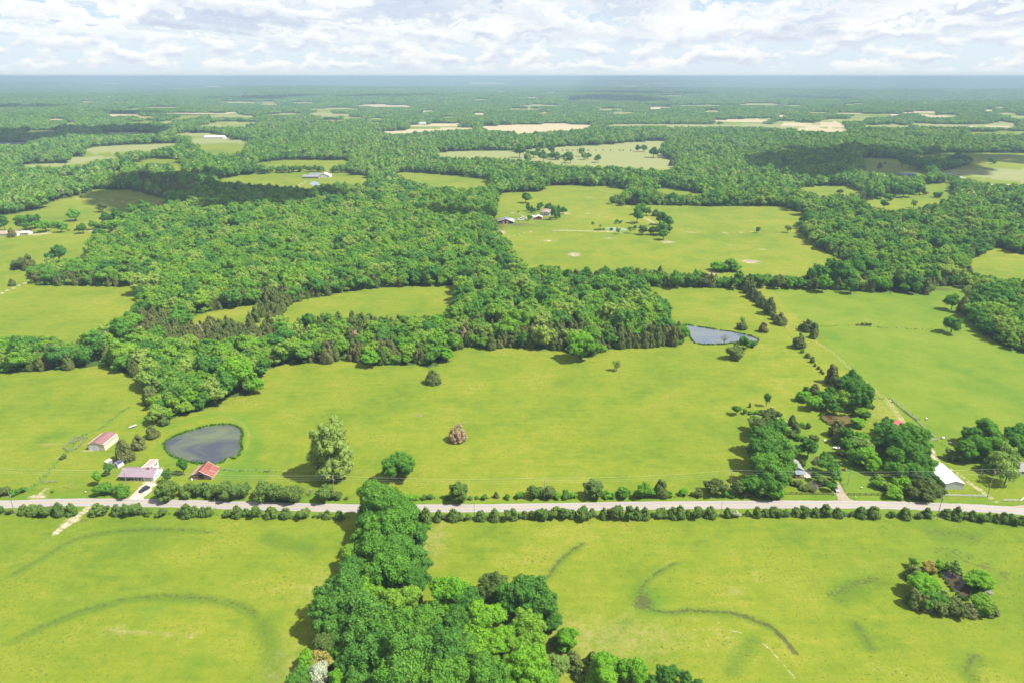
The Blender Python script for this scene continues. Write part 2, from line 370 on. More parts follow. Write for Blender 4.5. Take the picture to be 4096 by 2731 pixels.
F_OLIVE = foliage('leaves_olive', [(.105,.160,.040), (.125,.170,.045), (.110,.150,.042)])
F_CEDAR = foliage('cedar_sprays', [(.098,.138,.036), (.120,.135,.042), (.095,.145,.036), (.150,.145,.055)], trans=.12)
F_CEDARG = foliage('cedar_sprays_green', [(.085,.150,.030), (.110,.170,.034), (.090,.150,.036)], trans=.14)
F_BROWN = foliage('cedar_sprays_brown', [(.330,.235,.150), (.350,.250,.165)], trans=.12)
F_RUST = foliage('leaves_rust', [(.260,.095,.045), (.280,.120,.050)], trans=.15)
F_GREY = foliage('bare_twigs', [(.190,.180,.160), (.220,.205,.185)], trans=.05)
F_WHITE = foliage('blossom', [(.320,.350,.240), (.340,.370,.260)], trans=.2)
F_ORANGE = foliage('leaves_orange', [(.280,.230,.055), (.260,.240,.060)], trans=.25)
F_GRASS = foliage('tall_grass', [(.090,.180,.028), (.120,.210,.034), (.070,.170,.030)], trans=.25)
BARK = simple('bark', (.115,.090,.068), .9, .25, 4.0, stretch=(1, 1, .25))
BARKP = simple('bark_pale', (.26,.235,.20), .9, .2, 4.0, stretch=(1, 1, .25))
# ------------------------------------------------------------------ the land
def smoothline(pts, n=6):
    """Catmull-Rom through pts"""
    P = [np.array(p, float) for p in pts]; P = [2 * P[0] - P[1]] + P + [2 * P[-1] - P[-2]]; out = []
    for i in range(1, len(P) - 2):
        a, b, c, d = P[i - 1:i + 3]
        for k in range(n):
            t = k / n
            out.append(.5 * ((2 * b) + (c - a) * t + (2 * a - 5 * b + 4 * c - d) * t * t + (3 * b - a - 3 * c + d) * t ** 3))
    out.append(P[-2]); return [tuple(p) for p in out]
def dist_line(X, Y, pts, reach):
    """distance to a polyline, only worked out near it; also how far along (0..1)"""
    pts = np.array(pts); D = np.full(X.shape, 1e9); T = np.zeros(X.shape)
    sel = np.where((X > pts[:, 0].min() - reach) & (X < pts[:, 0].max() + reach) & (Y > pts[:, 1].min() - reach) & (Y < pts[:, 1].max() + reach))[0]
    x = X[sel]; y = Y[sel]; best = np.full(x.shape, 1e9); bt = np.zeros(x.shape); n = len(pts) - 1
    for i in range(n):
        ax, ay = pts[i]; bx, by = pts[i + 1]; dx, dy = bx - ax, by - ay; L = dx * dx + dy * dy + 1e-9
        t = np.clip(((x - ax) * dx + (y - ay) * dy) / L, 0, 1)
        d = np.hypot(x - ax - t * dx, y - ay - t * dy); k = d < best
        best[k] = d[k]; bt[k] = (i + t[k]) / n
    D[sel] = best; T[sel] = bt; return D, T

ang = np.concatenate([np.linspace(-180, -48, 34, endpoint=False), np.linspace(-48, 48, 820), np.linspace(48, 180, 34, endpoint=False)[1:]])
th = np.radians(np.concatenate([np.linspace(88, 54, 18, endpoint=False), np.linspace(54, 3.2, 470, endpoint=False)]))
rad = np.concatenate([CAM_H / np.tan(th), np.geomspace(CAM_H / math.tan(math.radians(3.2)), 46000, 120)])
A_, R_ = np.meshgrid(np.radians(ang), rad, indexing='xy')
VX = (R_ * np.sin(A_)).ravel(); VY = (R_ * np.cos(A_)).ravel(); VZ = terr(VX, VY)
NA, NR = len(ang), len(rad)
zc_ok = VY * CP - (VZ - CAM_H) * SP > 5
PX = np.full(VX.shape, 2048.0); PY = np.full(VX.shape, 2731.0)
PX[zc_ok], PY[zc_ok], _ = project(VX[zc_ok], VY[zc_ok], VZ[zc_ok])
PXW = PX / 1.7415; PYW = PY / 1.7415
inview = zc_ok & (PYW > 176)
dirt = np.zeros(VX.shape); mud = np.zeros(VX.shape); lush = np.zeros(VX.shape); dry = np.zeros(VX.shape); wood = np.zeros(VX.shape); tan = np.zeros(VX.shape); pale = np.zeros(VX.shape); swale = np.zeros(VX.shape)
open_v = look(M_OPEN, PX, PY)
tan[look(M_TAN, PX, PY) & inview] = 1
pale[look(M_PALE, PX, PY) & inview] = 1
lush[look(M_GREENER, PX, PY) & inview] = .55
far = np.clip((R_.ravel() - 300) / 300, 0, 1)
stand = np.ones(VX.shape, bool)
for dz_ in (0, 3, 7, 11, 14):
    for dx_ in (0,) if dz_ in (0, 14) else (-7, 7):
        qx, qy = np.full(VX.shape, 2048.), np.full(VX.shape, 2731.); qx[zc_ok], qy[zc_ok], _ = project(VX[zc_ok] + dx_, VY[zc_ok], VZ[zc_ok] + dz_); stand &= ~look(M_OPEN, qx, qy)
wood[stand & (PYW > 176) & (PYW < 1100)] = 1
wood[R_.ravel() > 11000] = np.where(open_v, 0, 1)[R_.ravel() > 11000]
def streak(arr, pts, width, amount, reach=None, fade=False):
    D, T = dist_line(VX, VY, pts, width * 3)
    k = np.exp(-(D / width) ** 2 * 1.2) * amount
    if fade: k *= np.clip(np.minimum(T, 1 - T) * 6, 0, 1)
    np.maximum(arr, k, out=arr)
def blob(arr, c, rx, ry, amount):
    x, y = c; d = np.hypot((VX - x) / rx, (VY - y) / ry); np.maximum(arr, np.exp(-(d * .95) ** 2) * amount, out=arr)
ridges = []
# wet, rutted terrace lines of the two near pastures
T1 = smoothline(GZ('d0', (-200,760),(0,615),(170,540),(330,450),(470,370),(600,290),(720,235),(860,198),(1000,175),(1150,160),(1400,152),(1700,158),(2000,180),(2250,195)))
T2 = smoothline(GZ('d0', (-150,1260),(0,1215),(200,1130),(400,1035),(560,975),(760,900),(940,845),(1200,780),(1450,765),(1700,768),(2000,800),(2200,850),(2330,920),(2420,1050),(2480,1250)))
T3 = smoothline(GZ('d2', (270,650),(350,560),(430,450),(530,360),(620,300),(700,240)))
T4 = smoothline(GZ('d2', (1215,800),(1190,740),(1200,680),(1250,610),(1370,530),(1480,470),(1640,420)))
T5 = smoothline(GZ('d2', (1205,790),(1225,850),(1320,900),(1450,912),(1600,900),(1800,905),(2000,920),(2120,945),(2230,990),(2351,1030),(2450,1110),(2530,1200),(2600,1290)))
T6 = smoothline(GZ('d3', (520,770),(620,740),(740,680),(900,620),(1100,570)))
T7 = smoothline(GZ('d3', (770,960),(830,1060),(880,1130),(930,1220),(980,1290)))
T8 = smoothline(GZ('d3', (1350,190),(1600,180),(1800,210),(1950,270)))
T9 = smoothline(GZ('d3', (2000,1280),(1870,1340),(1830,1430),(1860,1500),(1950,1568)))
T10 = smoothline(GZ('d2', (2300,1080),(2180,1180),(2100,1280),(2020,1400),(1980,1560)))
T11 = smoothline(GZ('d1', (0,160),(200,250),(420,300),(600,330))); T12 = smoothline(GZ('d1', (0,900),(100,1050),(150,1250),(190,1450),(220,1560)))
for t_, wd, mu in ((T1, 1.0, .62), (T2, 1.2, .46), (T3, .9, .80), (T4, .65, .75), (T5, .85, .85), (T6, 2.2, .52), (T7, 1.4, .50), (T8, 3.0, .4), (T9, 1.8, .52), (T10, 1.5, .2), (T11, 2, .0), (T12, 2, .0)):
    streak(mud, t_, wd, mu, fade=True); streak(swale, [(x, y - wd * .6) for x, y in t_], wd * 2.6, .95, fade=True); streak(lush, t_, wd * 5.0, .40, fade=True)
    streak(dry, [(x, y + wd * 3.2) for x, y in t_], wd * 1.8, .34, fade=True); ridges.append((t_, wd))
streak(mud, GZ('d3', (80,1100),(140,1150),(190,1210),(230,1270),(262,1290)), .9, 1.3); streak(mud, GZ('d2', (2130,955),(2220,990),(2351,1035)), .8, .8)
blob(mud, G(Z('d2', 1205, 815)), 3.6, 4.8, 1.0); blob(mud, G(Z('d2', 1245, 770)), 2.6, 4.0, .6); blob(lush, G(Z('d2', 1270, 820)), 8, 11, .9); blob(mud, G(Z('d2', 572, 328)), 1.6, 1.2, 1.0)
for a in ((1660,1080,1810,1072),(1880,1075,1945,1078),(1990,1085,2115,1112),(1895,1008,2030,1018),(1865,1115,1915,1113),(1960,1148,2110,1158),(1810,1225,1840,1240),(2300,1200,2351,1240),(1820,958,1900,960)):
    streak(dirt, GZ('d2', (a[0], a[1]), (a[2], a[3])), .45, .55)
streak(dirt, smoothline(GZ('d3', (-40,1200),(40,1280),(120,1370),(180,1440),(245,1515))), .5, .62)
for a in ((900,1335,1090,1490),(1190,1440,1370,1568),(720,1520,770,1560),(460,1430,560,1520),(1140,1480,1165,1510)): streak(dirt, GZ('d3', (a[0], a[1]), (a[2], a[3])), .42, .5)
for k in range(5): streak(mud, smoothline(GZ('d3', (1400 + 30 * k, 335 + 22 * k), (1560 + 20 * k, 330 + 25 * k), (1750 + 20 * k, 345 + 28 * k), (1880 + 30 * k, 400 + 30 * k), (2080 + 20 * k, 490 + 26 * k), (2230 + 12 * k, 560 + 22 * k))), .55, .62, fade=True)
blob(lush, G(Z('d3', 1700, 360)), 22, 14, .55); blob(lush, G(Z('d3', 1750, 700)), 30, 26, .35)
blob(dry, G(Z('d0', 1060, 1085)), 5, 4, .9); streak(dirt, GZ('d0', (990,1085),(1080,1090),(1180,1095)), 1.0, .30); streak(dry, GZ('d0', (1000,1090),(1300,1100),(1500,1115),(1760,1130)), 2.2, .75); streak(dirt, GZ('d0', (1400,1115),(1760,1130)), 1.0, .25); blob(dry, G(Z('d0', 640, 790)), 5, 3, .6)
blob(dry, G(Z('d1', 600, 700)), 16, 16, .7); blob(dry, G(Z('d1', 300, 1450)), 12, 20, .7); blob(dry, G(Z('d1', 1640, 250)), 9, 25, .75); blob(dry, G(Z('d2', 900, 1150)), 40, 16, .8); blob(dry, G(Z('d2', 2050, 720)), 4, 3, 1.0)
streak(dirt, GZ('d1', (1545,200),(1555,300),(1575,360)), .8, .6)
# farm tracks
def track(arr, pts, amt, gauge=1.7, wd=.38):
    p = np.array(smoothline(pts)); d = np.gradient(p, axis=0); n_ = np.stack([-d[:, 1], d[:, 0]], 1); n_ /= np.linalg.norm(n_, axis=1)[:, None] + 1e-9
    for s in (-.5, .5): streak(arr, [tuple(q) for q in p + n_ * gauge * s], wd, amt)
track(dirt, GZ('a0', (830,965),(780,1010),(720,1060),(660,1110),(600,1150),(540,1195),(500,1230)), 1.6, 1.5, .6)
blob(dirt, G(Z('a0', 670, 1098)), 3.2, 1.6, 1.3); blob(dirt, G(Z('a0', 600, 1150)), 2.6, 2.2, 1.0); blob(mud, G(Z('a0', 765, 1098)), 2.0, 1.8, .7)
streak(dry, GZ('a0', (520,1200),(380,1330),(180,1480),(0,1520)), 3.0, .5)
track(dry, GZ('b3', (380,820),(430,838),(520,890),(620,960),(740,1075),(860,1180),(960,1270),(1060,1350),(1130,1430),(1200,1530),(1260,1640)), 1.5, 1.7, .6)
track(dirt, GZ('a3', (1110,0),(1200,130),(1280,240),(1360,330),(1450,400),(1500,450),(1540,530),(1600,600),(1720,660),(1800,720),(1900,790),(2010,870),(2100,930),(2230,985)), .95, 1.6, .5)
streak(dirt, GZ('a3', (1490,440),(1520,520),(1560,575)), 1.4, 1.0); streak(dirt, GZ('a3', (1850,760),(1950,830),(2000,860)), 1.2, .8)
blob(dirt, G(Z('a0', 340, 885)), 4.2, 1.6, 1.3); streak(dirt, GZ('a0', (330,890),(390,840),(425,812)), 1.1, .9); blob(mud, G(Z('a0', 570, 520)), 3.5, 3.0, .25); blob(dry, G(Z('a0', 575, 520)), 4, 4, 1.0)
streak(mud, smoothline(GZ('a0', (370,390),(420,345),(520,310),(680,285))), 2.0, .40); blob(dry, G(Z('a0', 440, 405)), 7, 3, .8); blob(lush, G(Z('a0', 540, 330)), 18, 8, .6)
streak(lush, smoothline(GZ('a0', (250,830),(380,740),(460,640),(570,520),(750,330),(950,240),(1100,120),(1190,60))), 1.5, 1.0); streak(dry, GZ('a0', (400,720),(510,590)), 1.2, .6)
blob(dirt, G(Z('a0', 830, 462)), 5, 1.6, .85); blob(dirt, G(Z('a0', 800, 520)), 1.6, 2.0, .5); blob(dirt, G(Z('a0', 1370, 757)), 4.0, 1.3, 1.2)
blob(lush, G(Z('a0', 2200, 640)), 14, 8, 1.0); blob(lush, G(Z('a0', 2200, 180)), 12, 9, .7); blob(lush, G(Z('a0', 1400, 900)), 5, 3, .5)
# mid-distance tracks and bare patches
for pts, wdt, am in ((GZ('c2', (-60,1265),(60,1235),(200,1205),(450,1200),(750,1205),(1000,1215),(1300,1235)), 1.7, .8), (GZ('c2', (1470,1215),(1700,1217),(1900,1222),(2110,1218),(2220,1210)), 2.2, .75),
                     (GZ('c2', (-30,1035),(60,1045),(110,1075),(130,1090)), 1.8, .9), (GZ('c2', (20,1100),(80,1085),(150,1075)), 3.0, .8),
                     (GZ('c2', (560,1050),(700,1045),(800,1060),(900,1080),(1000,1105),(1080,1120),(1160,1135)), 1.4, .7), (GZ('c2', (890,955),(960,955),(1060,980),(1130,985)), 3.0, .7),
                     (GZ('c2', (1190,1080),(1250,1100),(1310,1135)), 4.0, .8), (GZ('c0', (210,1238),(380,1230),(560,1218),(700,1208),(850,1200),(960,1193),(1070,1192)), 1.6, 1.1), (GZ('c0', (150,1235),(260,1236),(380,1235)), 4.5, 1.1),
                     (GZ('c0', (590,903),(800,908),(1000,923),(1250,942),(1530,962)), 1.9, 1.1), (GZ('c1', (340,810),(400,780),(450,755),(500,745)), 2.5, 1.2),
                     (GZ('b0', (-60,435),(0,405),(80,368),(160,335),(240,300),(290,275)), 1.4, 1.25), (GZ('c3', (1170,660),(1250,668),(1310,678)), 5, 1.0),
                     (GZ('c2', (1880,1000),(1960,1100),(2080,1215)), 1.2, .35), (GZ('c2', (1840,1240),(2000,1350),(2150,1460),(2351,1560)), 1.3, .3), (GZ('c2', (1150,1290),(1250,1370),(1350,1460),(1480,1568)), 1.3, .28)):
    streak(dirt, smoothline(pts), wdt, am)
for c, x, y, rx, ry, am in (('c2',575,1420,7,9,1.1),('c2',2190,1485,9,9,1.1),('c2',335,1293,9,5,.9),('c2',895,1267,9,4,.9),('c2',1430,1305,10,6,1.0),('b2',1845,212,5,6,1.3),('c2',500,1043,8,8,1.0),('c2',715,893,9,8,.7),('c2',2310,1372,10,4,.7),
                            ('c2',400,1135,7,6,.5),('c1',2250,1215,7,10,1.2),('b3',1590,365,11,6,.0)):
    blob(dirt, G(Z(c, x, y)), rx, ry, am)
blob(mud, G(Z('b3', 1590, 362)), 14, 5, .9); blob(mud, G(Z('c2', 60, 1145)), 22, 14, .8); blob(mud, G(Z('c1', 2230, 1160)), 10, 30, .8); blob(mud, G(Z('c2', 1340, 945)), 16, 8, .7); blob(mud, G(Z('c2', 1180, 955)), 9, 10, .4)
streak(dirt, GZ('b3', (200,705),(780,690),(1100,712),(1500,725),(1850,745)), .7, .32); streak(lush, GZ('b3', (200,712),(780,697),(1100,719),(1500,732),(1850,752)), 1.6, .8)
streak(dry, GZ('b3', (470,770),(600,880),(700,980),(860,1120)), 1.5, .5); streak(dirt, GZ('b3', (970,1368),(1060,1368)), .7, .9)
streak(dirt, GZ('a1', (-300,640),(60,655),(340,655),(700,655),(1000,657)), .5, .25)
P1R = GZ('a0', (1515,400),(1620,332),(1780,275),(1980,233),(2150,238),(2216,310),(2192,390),(2190,475),(2080,530),(1990,578),(1820,572),(1660,532),(1560,475),(1515,400))
streak(lush, P1R, 5.5, .9); streak(dry, smoothline(GZ('a0', (2120,170),(2230,220),(2280,300),(2270,390),(2250,480))), 1.5, .7); streak(swale, smoothline(GZ('a0', (2200,200),(2290,260),(2320,340),(2300,420))), .7, .7)
streak(lush, smoothline(GZ('a0', (1300,180),(1480,260),(1700,190),(1950,130),(2150,140),(2330,260),(2351,420),(2280,560))), 5, .7)
# the verges of the road stay fresh and green
ROADPX = [(-700,1985),(-300,2005),(0,2015),(240,2008),(523,2009),(800,2015),(1024,2022),(1416,2031),(1634,2032),(1850,2031),(2048,2029),(2571,2021),(3072,2016),(3250,2016),(3420,2017),(3600,2020),(3769,2026),(3880,2030),(3987,2036),(4096,2044),(4400,2075),(4800,2125)]
ROAD = smoothline([G(p) for p in ROADPX], 8)
streak(lush, ROAD, 9.0, .85)
for k in range(14):
    a0 = G((rnd.uniform(-200, 4300), rnd.uniform(2150, 2700))); an = rnd.uniform(0, 6.28); pts = [a0]
    for j in range(6): an += rnd.uniform(-.5, .5); pts.append((pts[-1][0] + math.cos(an) * 11, pts[-1][1] + math.sin(an) * 11))
    streak(dry if k % 3 else swale, smoothline(pts), .5, .42, fade=True)
for k in range(-3, 13):                                      # mower lines in the right-hand fields
    b_ = GZ('b3', (420 + 150 * k, 800), (700 + 165 * k, 1060), (1050 + 190 * k, 1400)); streak(dry if k % 2 else lush, b_, .9, .30, fade=True)
for k in range(60):
    c_ = G((rnd.uniform(-200, 4300), rnd.uniform(1500, 2700))); blob((lush, dry, swale, dry)[k % 4], c_, rnd.uniform(2, 13), rnd.uniform(2, 9), rnd.uniform(.25, .6))
# worn grass against the woods' edges, and the open floor of the right-hand farmstead
blob(lush, G(Z('a3', 400, 500)), 30, 45, .8); blob(lush, G(Z('a3', 850, 800)), 12, 14, .7); blob(dirt, G(Z('a3', 90, 190)), 6, 9, .8); blob(dry, G(Z('a3', 1050, 130)), 12, 25, .7); blob(dirt, G(Z('b2', 2280, 1525)), 9, 3, .6)
# land forms of the terraces
for t_, wd in ridges:
    D, T = dist_line(VX, VY, t_, 14); e = np.clip(np.minimum(T, 1 - T) * 5, 0, 1)
    VZ += .42 * e * (np.exp(-((D) / (wd * 2.6)) ** 2)) * -.6
    D2, _ = dist_line(VX, VY, [(x, y + wd * 2.6) for x, y in t_], 14); VZ += .38 * e * np.exp(-((D2) / (wd * 2.2)) ** 2)
idx = np.arange(NA * NR).reshape(NR, NA); nx = np.concatenate([idx[:, 1:], idx[:, :1]], 1)
F = np.stack([idx[:-1].ravel(), nx[:-1].ravel(), nx[1:].ravel(), idx[1:].ravel()], 1)[:, ::-1]
V = np.stack([VX, VY, VZ], 1)

def ground_material():
    m, t, out = newmat('pasture')
    geo = t.add('ShaderNodeNewGeometry'); P = geo.outputs['Position']
    A = lambda n: t.add('ShaderNodeAttribute', attribute_name=n).outputs['Fac']
    nb = t.noise(P, .006, 4, .6); nm = t.noise(P, .035, 5, .66); nf = t.noise(P, .22, 6, .74); nff = t.noise(P, 1.1, 5, .78)
    st = t.noise(t.vmath('MULTIPLY', P, (.05, .34, 1)), 1.0, 4, .62)             # faint rows left by the mower
    f = t.math('ADD', t.math('ADD', t.math('MULTIPLY', nb, .30), t.math('MULTIPLY', nm, .34)), t.math('ADD', t.math('MULTIPLY', nf, .22), t.math('MULTIPLY', st, .14)))
    g = t.ramp(f, [(.41, (.074, .122, .009)), (.47, (.104, .145, .010)), (.53, (.136, .163, .012)), (.60, (.186, .184, .026))])
    g = t.mix(t.math('MULTIPLY', t.smooth(nff, .50, .74), .60), g, (.048, .092, .010))
    g = t.mix(t.math('MULTIPLY', t.smooth(nff, .47, .25), .42), g, (.172, .190, .042))
    tuft = t.smooth(t.math('MULTIPLY', t.noise(P, .8, 3, .7), t.math('ADD', nm, .45)), .56, .68)
    g = t.mix(t.math('MULTIPLY', tuft, .60), g, (.036, .080, .014))
    br = t.math('MULTIPLY', t.math('SUBTRACT', nf, .5), 1.6); br2 = t.math('MULTIPLY', t.math('SUBTRACT', t.noise(P, .7, 5, .8), .5), 2.2)
    def fac(name, k=1.1, lo=.28, hi=.62, fine=None):
        v = t.math('ADD', A(name), t.math('MULTIPLY', br, k)); v = t.math('ADD', v, t.math('MULTIPLY', br2, k if fine is None else fine))
        return t.smooth(t.math('MULTIPLY', v, t.math('MINIMUM', t.math('MULTIPLY', A(name), 12), 1.0)), lo, hi)
    g = t.mix(t.math('MULTIPLY', A('pale'), .85), g, (.185, .195, .080))  # far fields mixed paler: haze put into their colour
    g = t.mix(t.math('MULTIPLY', fac('swale', 1.0, .22, .92), .62), g, t.ramp(nff, [(.3, (.030, .068, .008)), (.7, (.078, .122, .012))]))
    lu = t.ramp(nm, [(.35, (.052, .125, .010)), (.6, (.085, .152, .014))])
    g = t.mix(t.math('MULTIPLY', fac('lush', .55, .12, .95), .82), g, lu)
    g = t.mix(t.math('MULTIPLY', fac('dry', .9, .35, 1.2), .62), g, (.215, .190, .070))
    tn = t.ramp(nm, [(.35, (.27, .225, .13)), (.65, (.36, .30, .19))]); g = t.mix(fac('tan', .2), g, tn)
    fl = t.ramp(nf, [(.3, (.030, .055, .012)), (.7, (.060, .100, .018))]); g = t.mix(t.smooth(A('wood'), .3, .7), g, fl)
    di = t.ramp(nf, [(.3, (.22, .175, .10)), (.5, (.30, .25, .165)), (.7, (.42, .37, .29))]); g = t.mix(t.math('MULTIPLY', fac('dirt', .9, .22, 1.05), .9), g, di)
    mu_ = t.ramp(nff, [(.32, (.034, .030, .016)), (.52, (.058, .058, .022)), (.70, (.075, .105, .016))]); g = t.mix(t.math('MULTIPLY', fac('mud', .9, .26, .80, 1.3), .82), g, mu_)
    b = t.add('ShaderNodeBsdfPrincipled'); t.l.new(g, b.inputs['Base Color']); b.inputs['Roughness'].default_value = .95; b.inputs['Specular IOR Level'].default_value = .12
    bp = t.add('ShaderNodeBump'); bp.inputs['Strength'].default_value = .55; bp.inputs['Distance'].default_value = .22
    hgt = t.math('ADD', t.math('MULTIPLY', nff, .5), t.math('MULTIPLY', nf, 1.6)); t.l.new(hgt, bp.inputs['Height']); t.l.new(bp.outputs[0], b.inputs['Normal'])
    t.l.new(b.outputs[0], out.inputs[0]); return m
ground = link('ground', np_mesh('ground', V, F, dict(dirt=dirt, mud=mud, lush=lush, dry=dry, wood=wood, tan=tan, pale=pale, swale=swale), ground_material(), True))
ground['kind'] = 'structure'
def ground_z(x, y): return float(terr(x, y))

# ------------------------------------------------------------------ roads and drives
def strip(name, pts, width, z, mat, parent=None, offset=0.0, tag_kind='structure', rough=0.0):
    p = np.array(pts); d = np.gradient(p, axis=0); n_ = np.stack([-d[:, 1], d[:, 0]], 1); n_ /= np.linalg.norm(n_, axis=1)[:, None] + 1e-9
    w2 = (np.array(width) if not np.isscalar(width) else np.full(len(p), width)) / 2
    L = p + n_ * (offset + w2)[:, None]; R = p + n_ * (offset - w2)[:, None]
    if rough: L = L + n_ * (RS.rand(len(p), 1) - .5) * rough; R = R + n_ * (RS.rand(len(p), 1) - .5) * rough
    zz = np.array([ground_z(q[0], q[1]) for q in p]) + z
    Vv = np.concatenate([np.c_[L, zz], np.c_[R, zz]]); n = len(p)
    Ff = np.array([(i, n + i, n + i + 1, i + 1) for i in range(n - 1)])[:, ::-1]
    o = link(name, np_mesh(name, Vv, Ff, None, mat), None, parent)
    if parent is None and tag_kind: o['kind'] = tag_kind
    return o
def asphalt():
    m, t, out = newmat('asphalt')
    geo = t.add('ShaderNodeNewGeometry'); P = geo.outputs['Position']
    f = t.math('ADD', t.math('MULTIPLY', t.noise(t.vmath('MULTIPLY', P, (.03, .9, 1)), 1.0, 4, .6), .5), t.math('MULTIPLY', t.noise(P, 3.0, 4, .7), .5))
    c = t.ramp(f, [(.3, (.185, .172, .165)), (.7, (.255, .238, .226))])
    b = t.add('ShaderNodeBsdfPrincipled'); t.l.new(c, b.inputs['Base Color']); b.inputs['Roughness'].default_value = .85
    t.l.new(b.outputs[0], out.inputs[0]); return m
GRAVEL = simple('gravel', (.46, .41, .34), .95, .2, 1.6); GRAVELB = simple('gravel_brown', (.34, .28, .20), .95, .22, 1.2)
YEL = simple('yellow_road_paint', (.60, .40, .07), .7, .2, 2.0); WHP = simple('white_road_paint', (.55, .54, .50), .7, .2, 2.0)
strip('road_shoulder', ROAD, 6.4, .03, GRAVELB, rough=.5)
road = strip('road', ROAD, 5.3, .06, asphalt())
for off in (-.13, .13): strip('centre_line', ROAD, .12, .005, YEL, road, off).location.z = .06
for off in (-2.45, 2.45): strip('edge_line', ROAD, .11, .005, WHP, road, off).location.z = .06
def sheet(name, poly, z, mat, n=5, jit=.3, kind='structure'):
    pts = smoothline(poly + poly[:1], n)[:-1]
    pts = [(x + rnd.uniform(-jit, jit), y + rnd.uniform(-jit, jit)) for x, y in pts]
    mb = MB(); mb.poly([(x, y, ground_z(x, y) + z) for x, y in pts]); o = mb.build(name, mat)
    if o.data.polygons[0].normal.z < 0: o.data.flip_normals()
    o['kind'] = kind; return o
sheet('driveway', GZ('a0', (1160,920),(1200,880),(1250,830),(1300,780),(1345,764),(1410,764),(1440,775),(1400,800),(1395,830),(1360,860),(1320,890),(1310,922)), .045, GRAVEL, 3, .12)
sheet('driveway', GZ('a3', (640,925),(638,890),(622,855),(615,800),(640,750),(655,762),(690,820),(720,865),(745,900),(790,926)), .045, GRAVELB, 3, .12)
sheet('farm_lane', GZ('a3', (2205,975),(2300,965),(2420,960),(2600,990),(2600,1060),(2400,1012),(2290,1000)), .045, GRAVELB, 3, .12)
sheet('patio', GZ('a3', (330,655),(420,655),(415,700),(380,712),(330,710)), .06, simple('concrete', (.50,.42,.34), .9, .15, 1.0), 1, 0)
GR2 = simple('lane_gravel', (.42, .42, .42), .95, .1, 1.0)
strip('lane', smoothline(GZ('c3', (1560,662),(1640,672),(1750,702),(1850,735),(1950,762),(2050,778),(2130,783),(2250,781)), 5), 6.0, .12, GR2)

# ------------------------------------------------------------------ water
def water(name, base, tint, mask_cols=None, rough=.12, scale=.06):
    m, t, out = newmat(name)
    geo = t.add('ShaderNodeNewGeometry'); P = geo.outputs['Position']
    n_ = t.noise(t.vmath('MULTIPLY', P, (.6, 1, 1)), scale, 4, .6, .8)
    c = t.ramp(n_, [(.40, base), (.50, tuple(.5 * (a + b) for a, b in zip(base, tint))), (.64, tint)])
    fine = t.noise(P, 1.6, 3, .6); c = t.mix(t.math('MULTIPLY', t.smooth(fine, .55, .8), .25), c, tint)
    b = t.add('ShaderNodeBsdfPrincipled'); t.l.new(c, b.inputs['Base Color']); b.inputs['Roughness'].default_value = rough; b.inputs['IOR'].default_value = 1.33
    b.inputs['Specular IOR Level'].default_value = .5
    bp = t.add('ShaderNodeBump'); bp.inputs['Strength'].default_value = .25; bp.inputs['Distance'].default_value = .03
    t.l.new(t.noise(t.vmath('MULTIPLY', P, (1, 2.2, 1)), 1.4, 3, .6), bp.inputs['Height']); t.l.new(bp.outputs[0], b.inputs['Normal'])
    t.l.new(b.outputs[0], out.inputs[0]); return m
MUDB = simple('wet_bank', (.10, .105, .04), .9, .4, .8)
POND1 = GZ('a0', (1515,400),(1560,360),(1620,332),(1700,302),(1780,275),(1880,250),(1980,233),(2080,228),(2150,238),(2200,268),(2216,310),(2208,350),(2192,390),(2198,425),(2212,445),(2190,475),(2185,505),(2140,520),(2080,530),(2040,560),(1990,578),(1900,576),(1820,572),(1740,556),(1660,532),(1600,510),(1560,475),(1525,440))
POND2 = GZ('b2', (1600,688),(1700,706),(1800,722),(1900,740),(2000,752),(2080,768),(2160,785),(2240,815),(2262,832),(2235,842),(2150,832),(2080,840),(2010,850),(1940,862),(1850,866),(1760,866),(1690,852),(1655,820),(1630,760))
POND3 = GZ('d3', (1590,545),(1640,530),(1700,548),(1790,600),(1840,640),(1870,700),(1850,770),(1800,800),(1750,760),(1690,700),(1650,640),(1600,590))
POND4 = GZ('a3', (490,140),(560,128),(640,150),(720,138),(780,150),(800,190),(790,240),(740,258),(680,250),(620,238),(560,220),(510,180))
def grow(poly, k):
    cx = sum(p[0] for p in poly) / len(poly); cy_ = sum(p[1] for p in poly) / len(poly)
    return [(x + (x - cx) / math.hypot(x - cx, y - cy_) * k, y + (y - cy_) / math.hypot(x - cx, y - cy_) * k) for x, y in poly]
for poly, wm, bk in ((POND1, water('pond_water', (.040,.046,.058), (.088,.106,.055)), .35), (POND2, water('far_pond_water', (.075,.095,.135), (.110,.125,.120), rough=.15), .5),
                     (POND3, water('dark_pond_water', (.022,.026,.050), (.060,.042,.022), rough=.06), .35), (POND4, water('brown_pond_water', (.040,.027,.014), (.105,.085,.030), rough=.06, scale=.2), 1.0)):
    sheet('pond_bank', grow(poly, bk), .03, MUDB, 4, .25); sheet('pond', poly, .07, wm, 5, .08)
sheet('pond', GZ('c1', (485,770),(520,752),(560,755),(585,775),(580,795),(530,792)), .15, water('pale_pond_water', (.15,.18,.23), (.22,.24,.25), rough=.3), 3, .3)
sheet('pond', GZ('c2', (850,1180),(900,1170),(960,1172),(1040,1185),(1065,1200),(980,1205),(900,1205)), .15, water('green_pond_water', (.14,.19,.10), (.20,.24,.14), rough=.4), 3, .3)
sheet('pond', GZ('c0', (-60,400),(60,396),(240,393),(245,404),(60,410),(-60,412)), .5, water('shaded_pond_water', (.12,.16,.22), (.16,.20,.24), rough=.3), 3, .5)
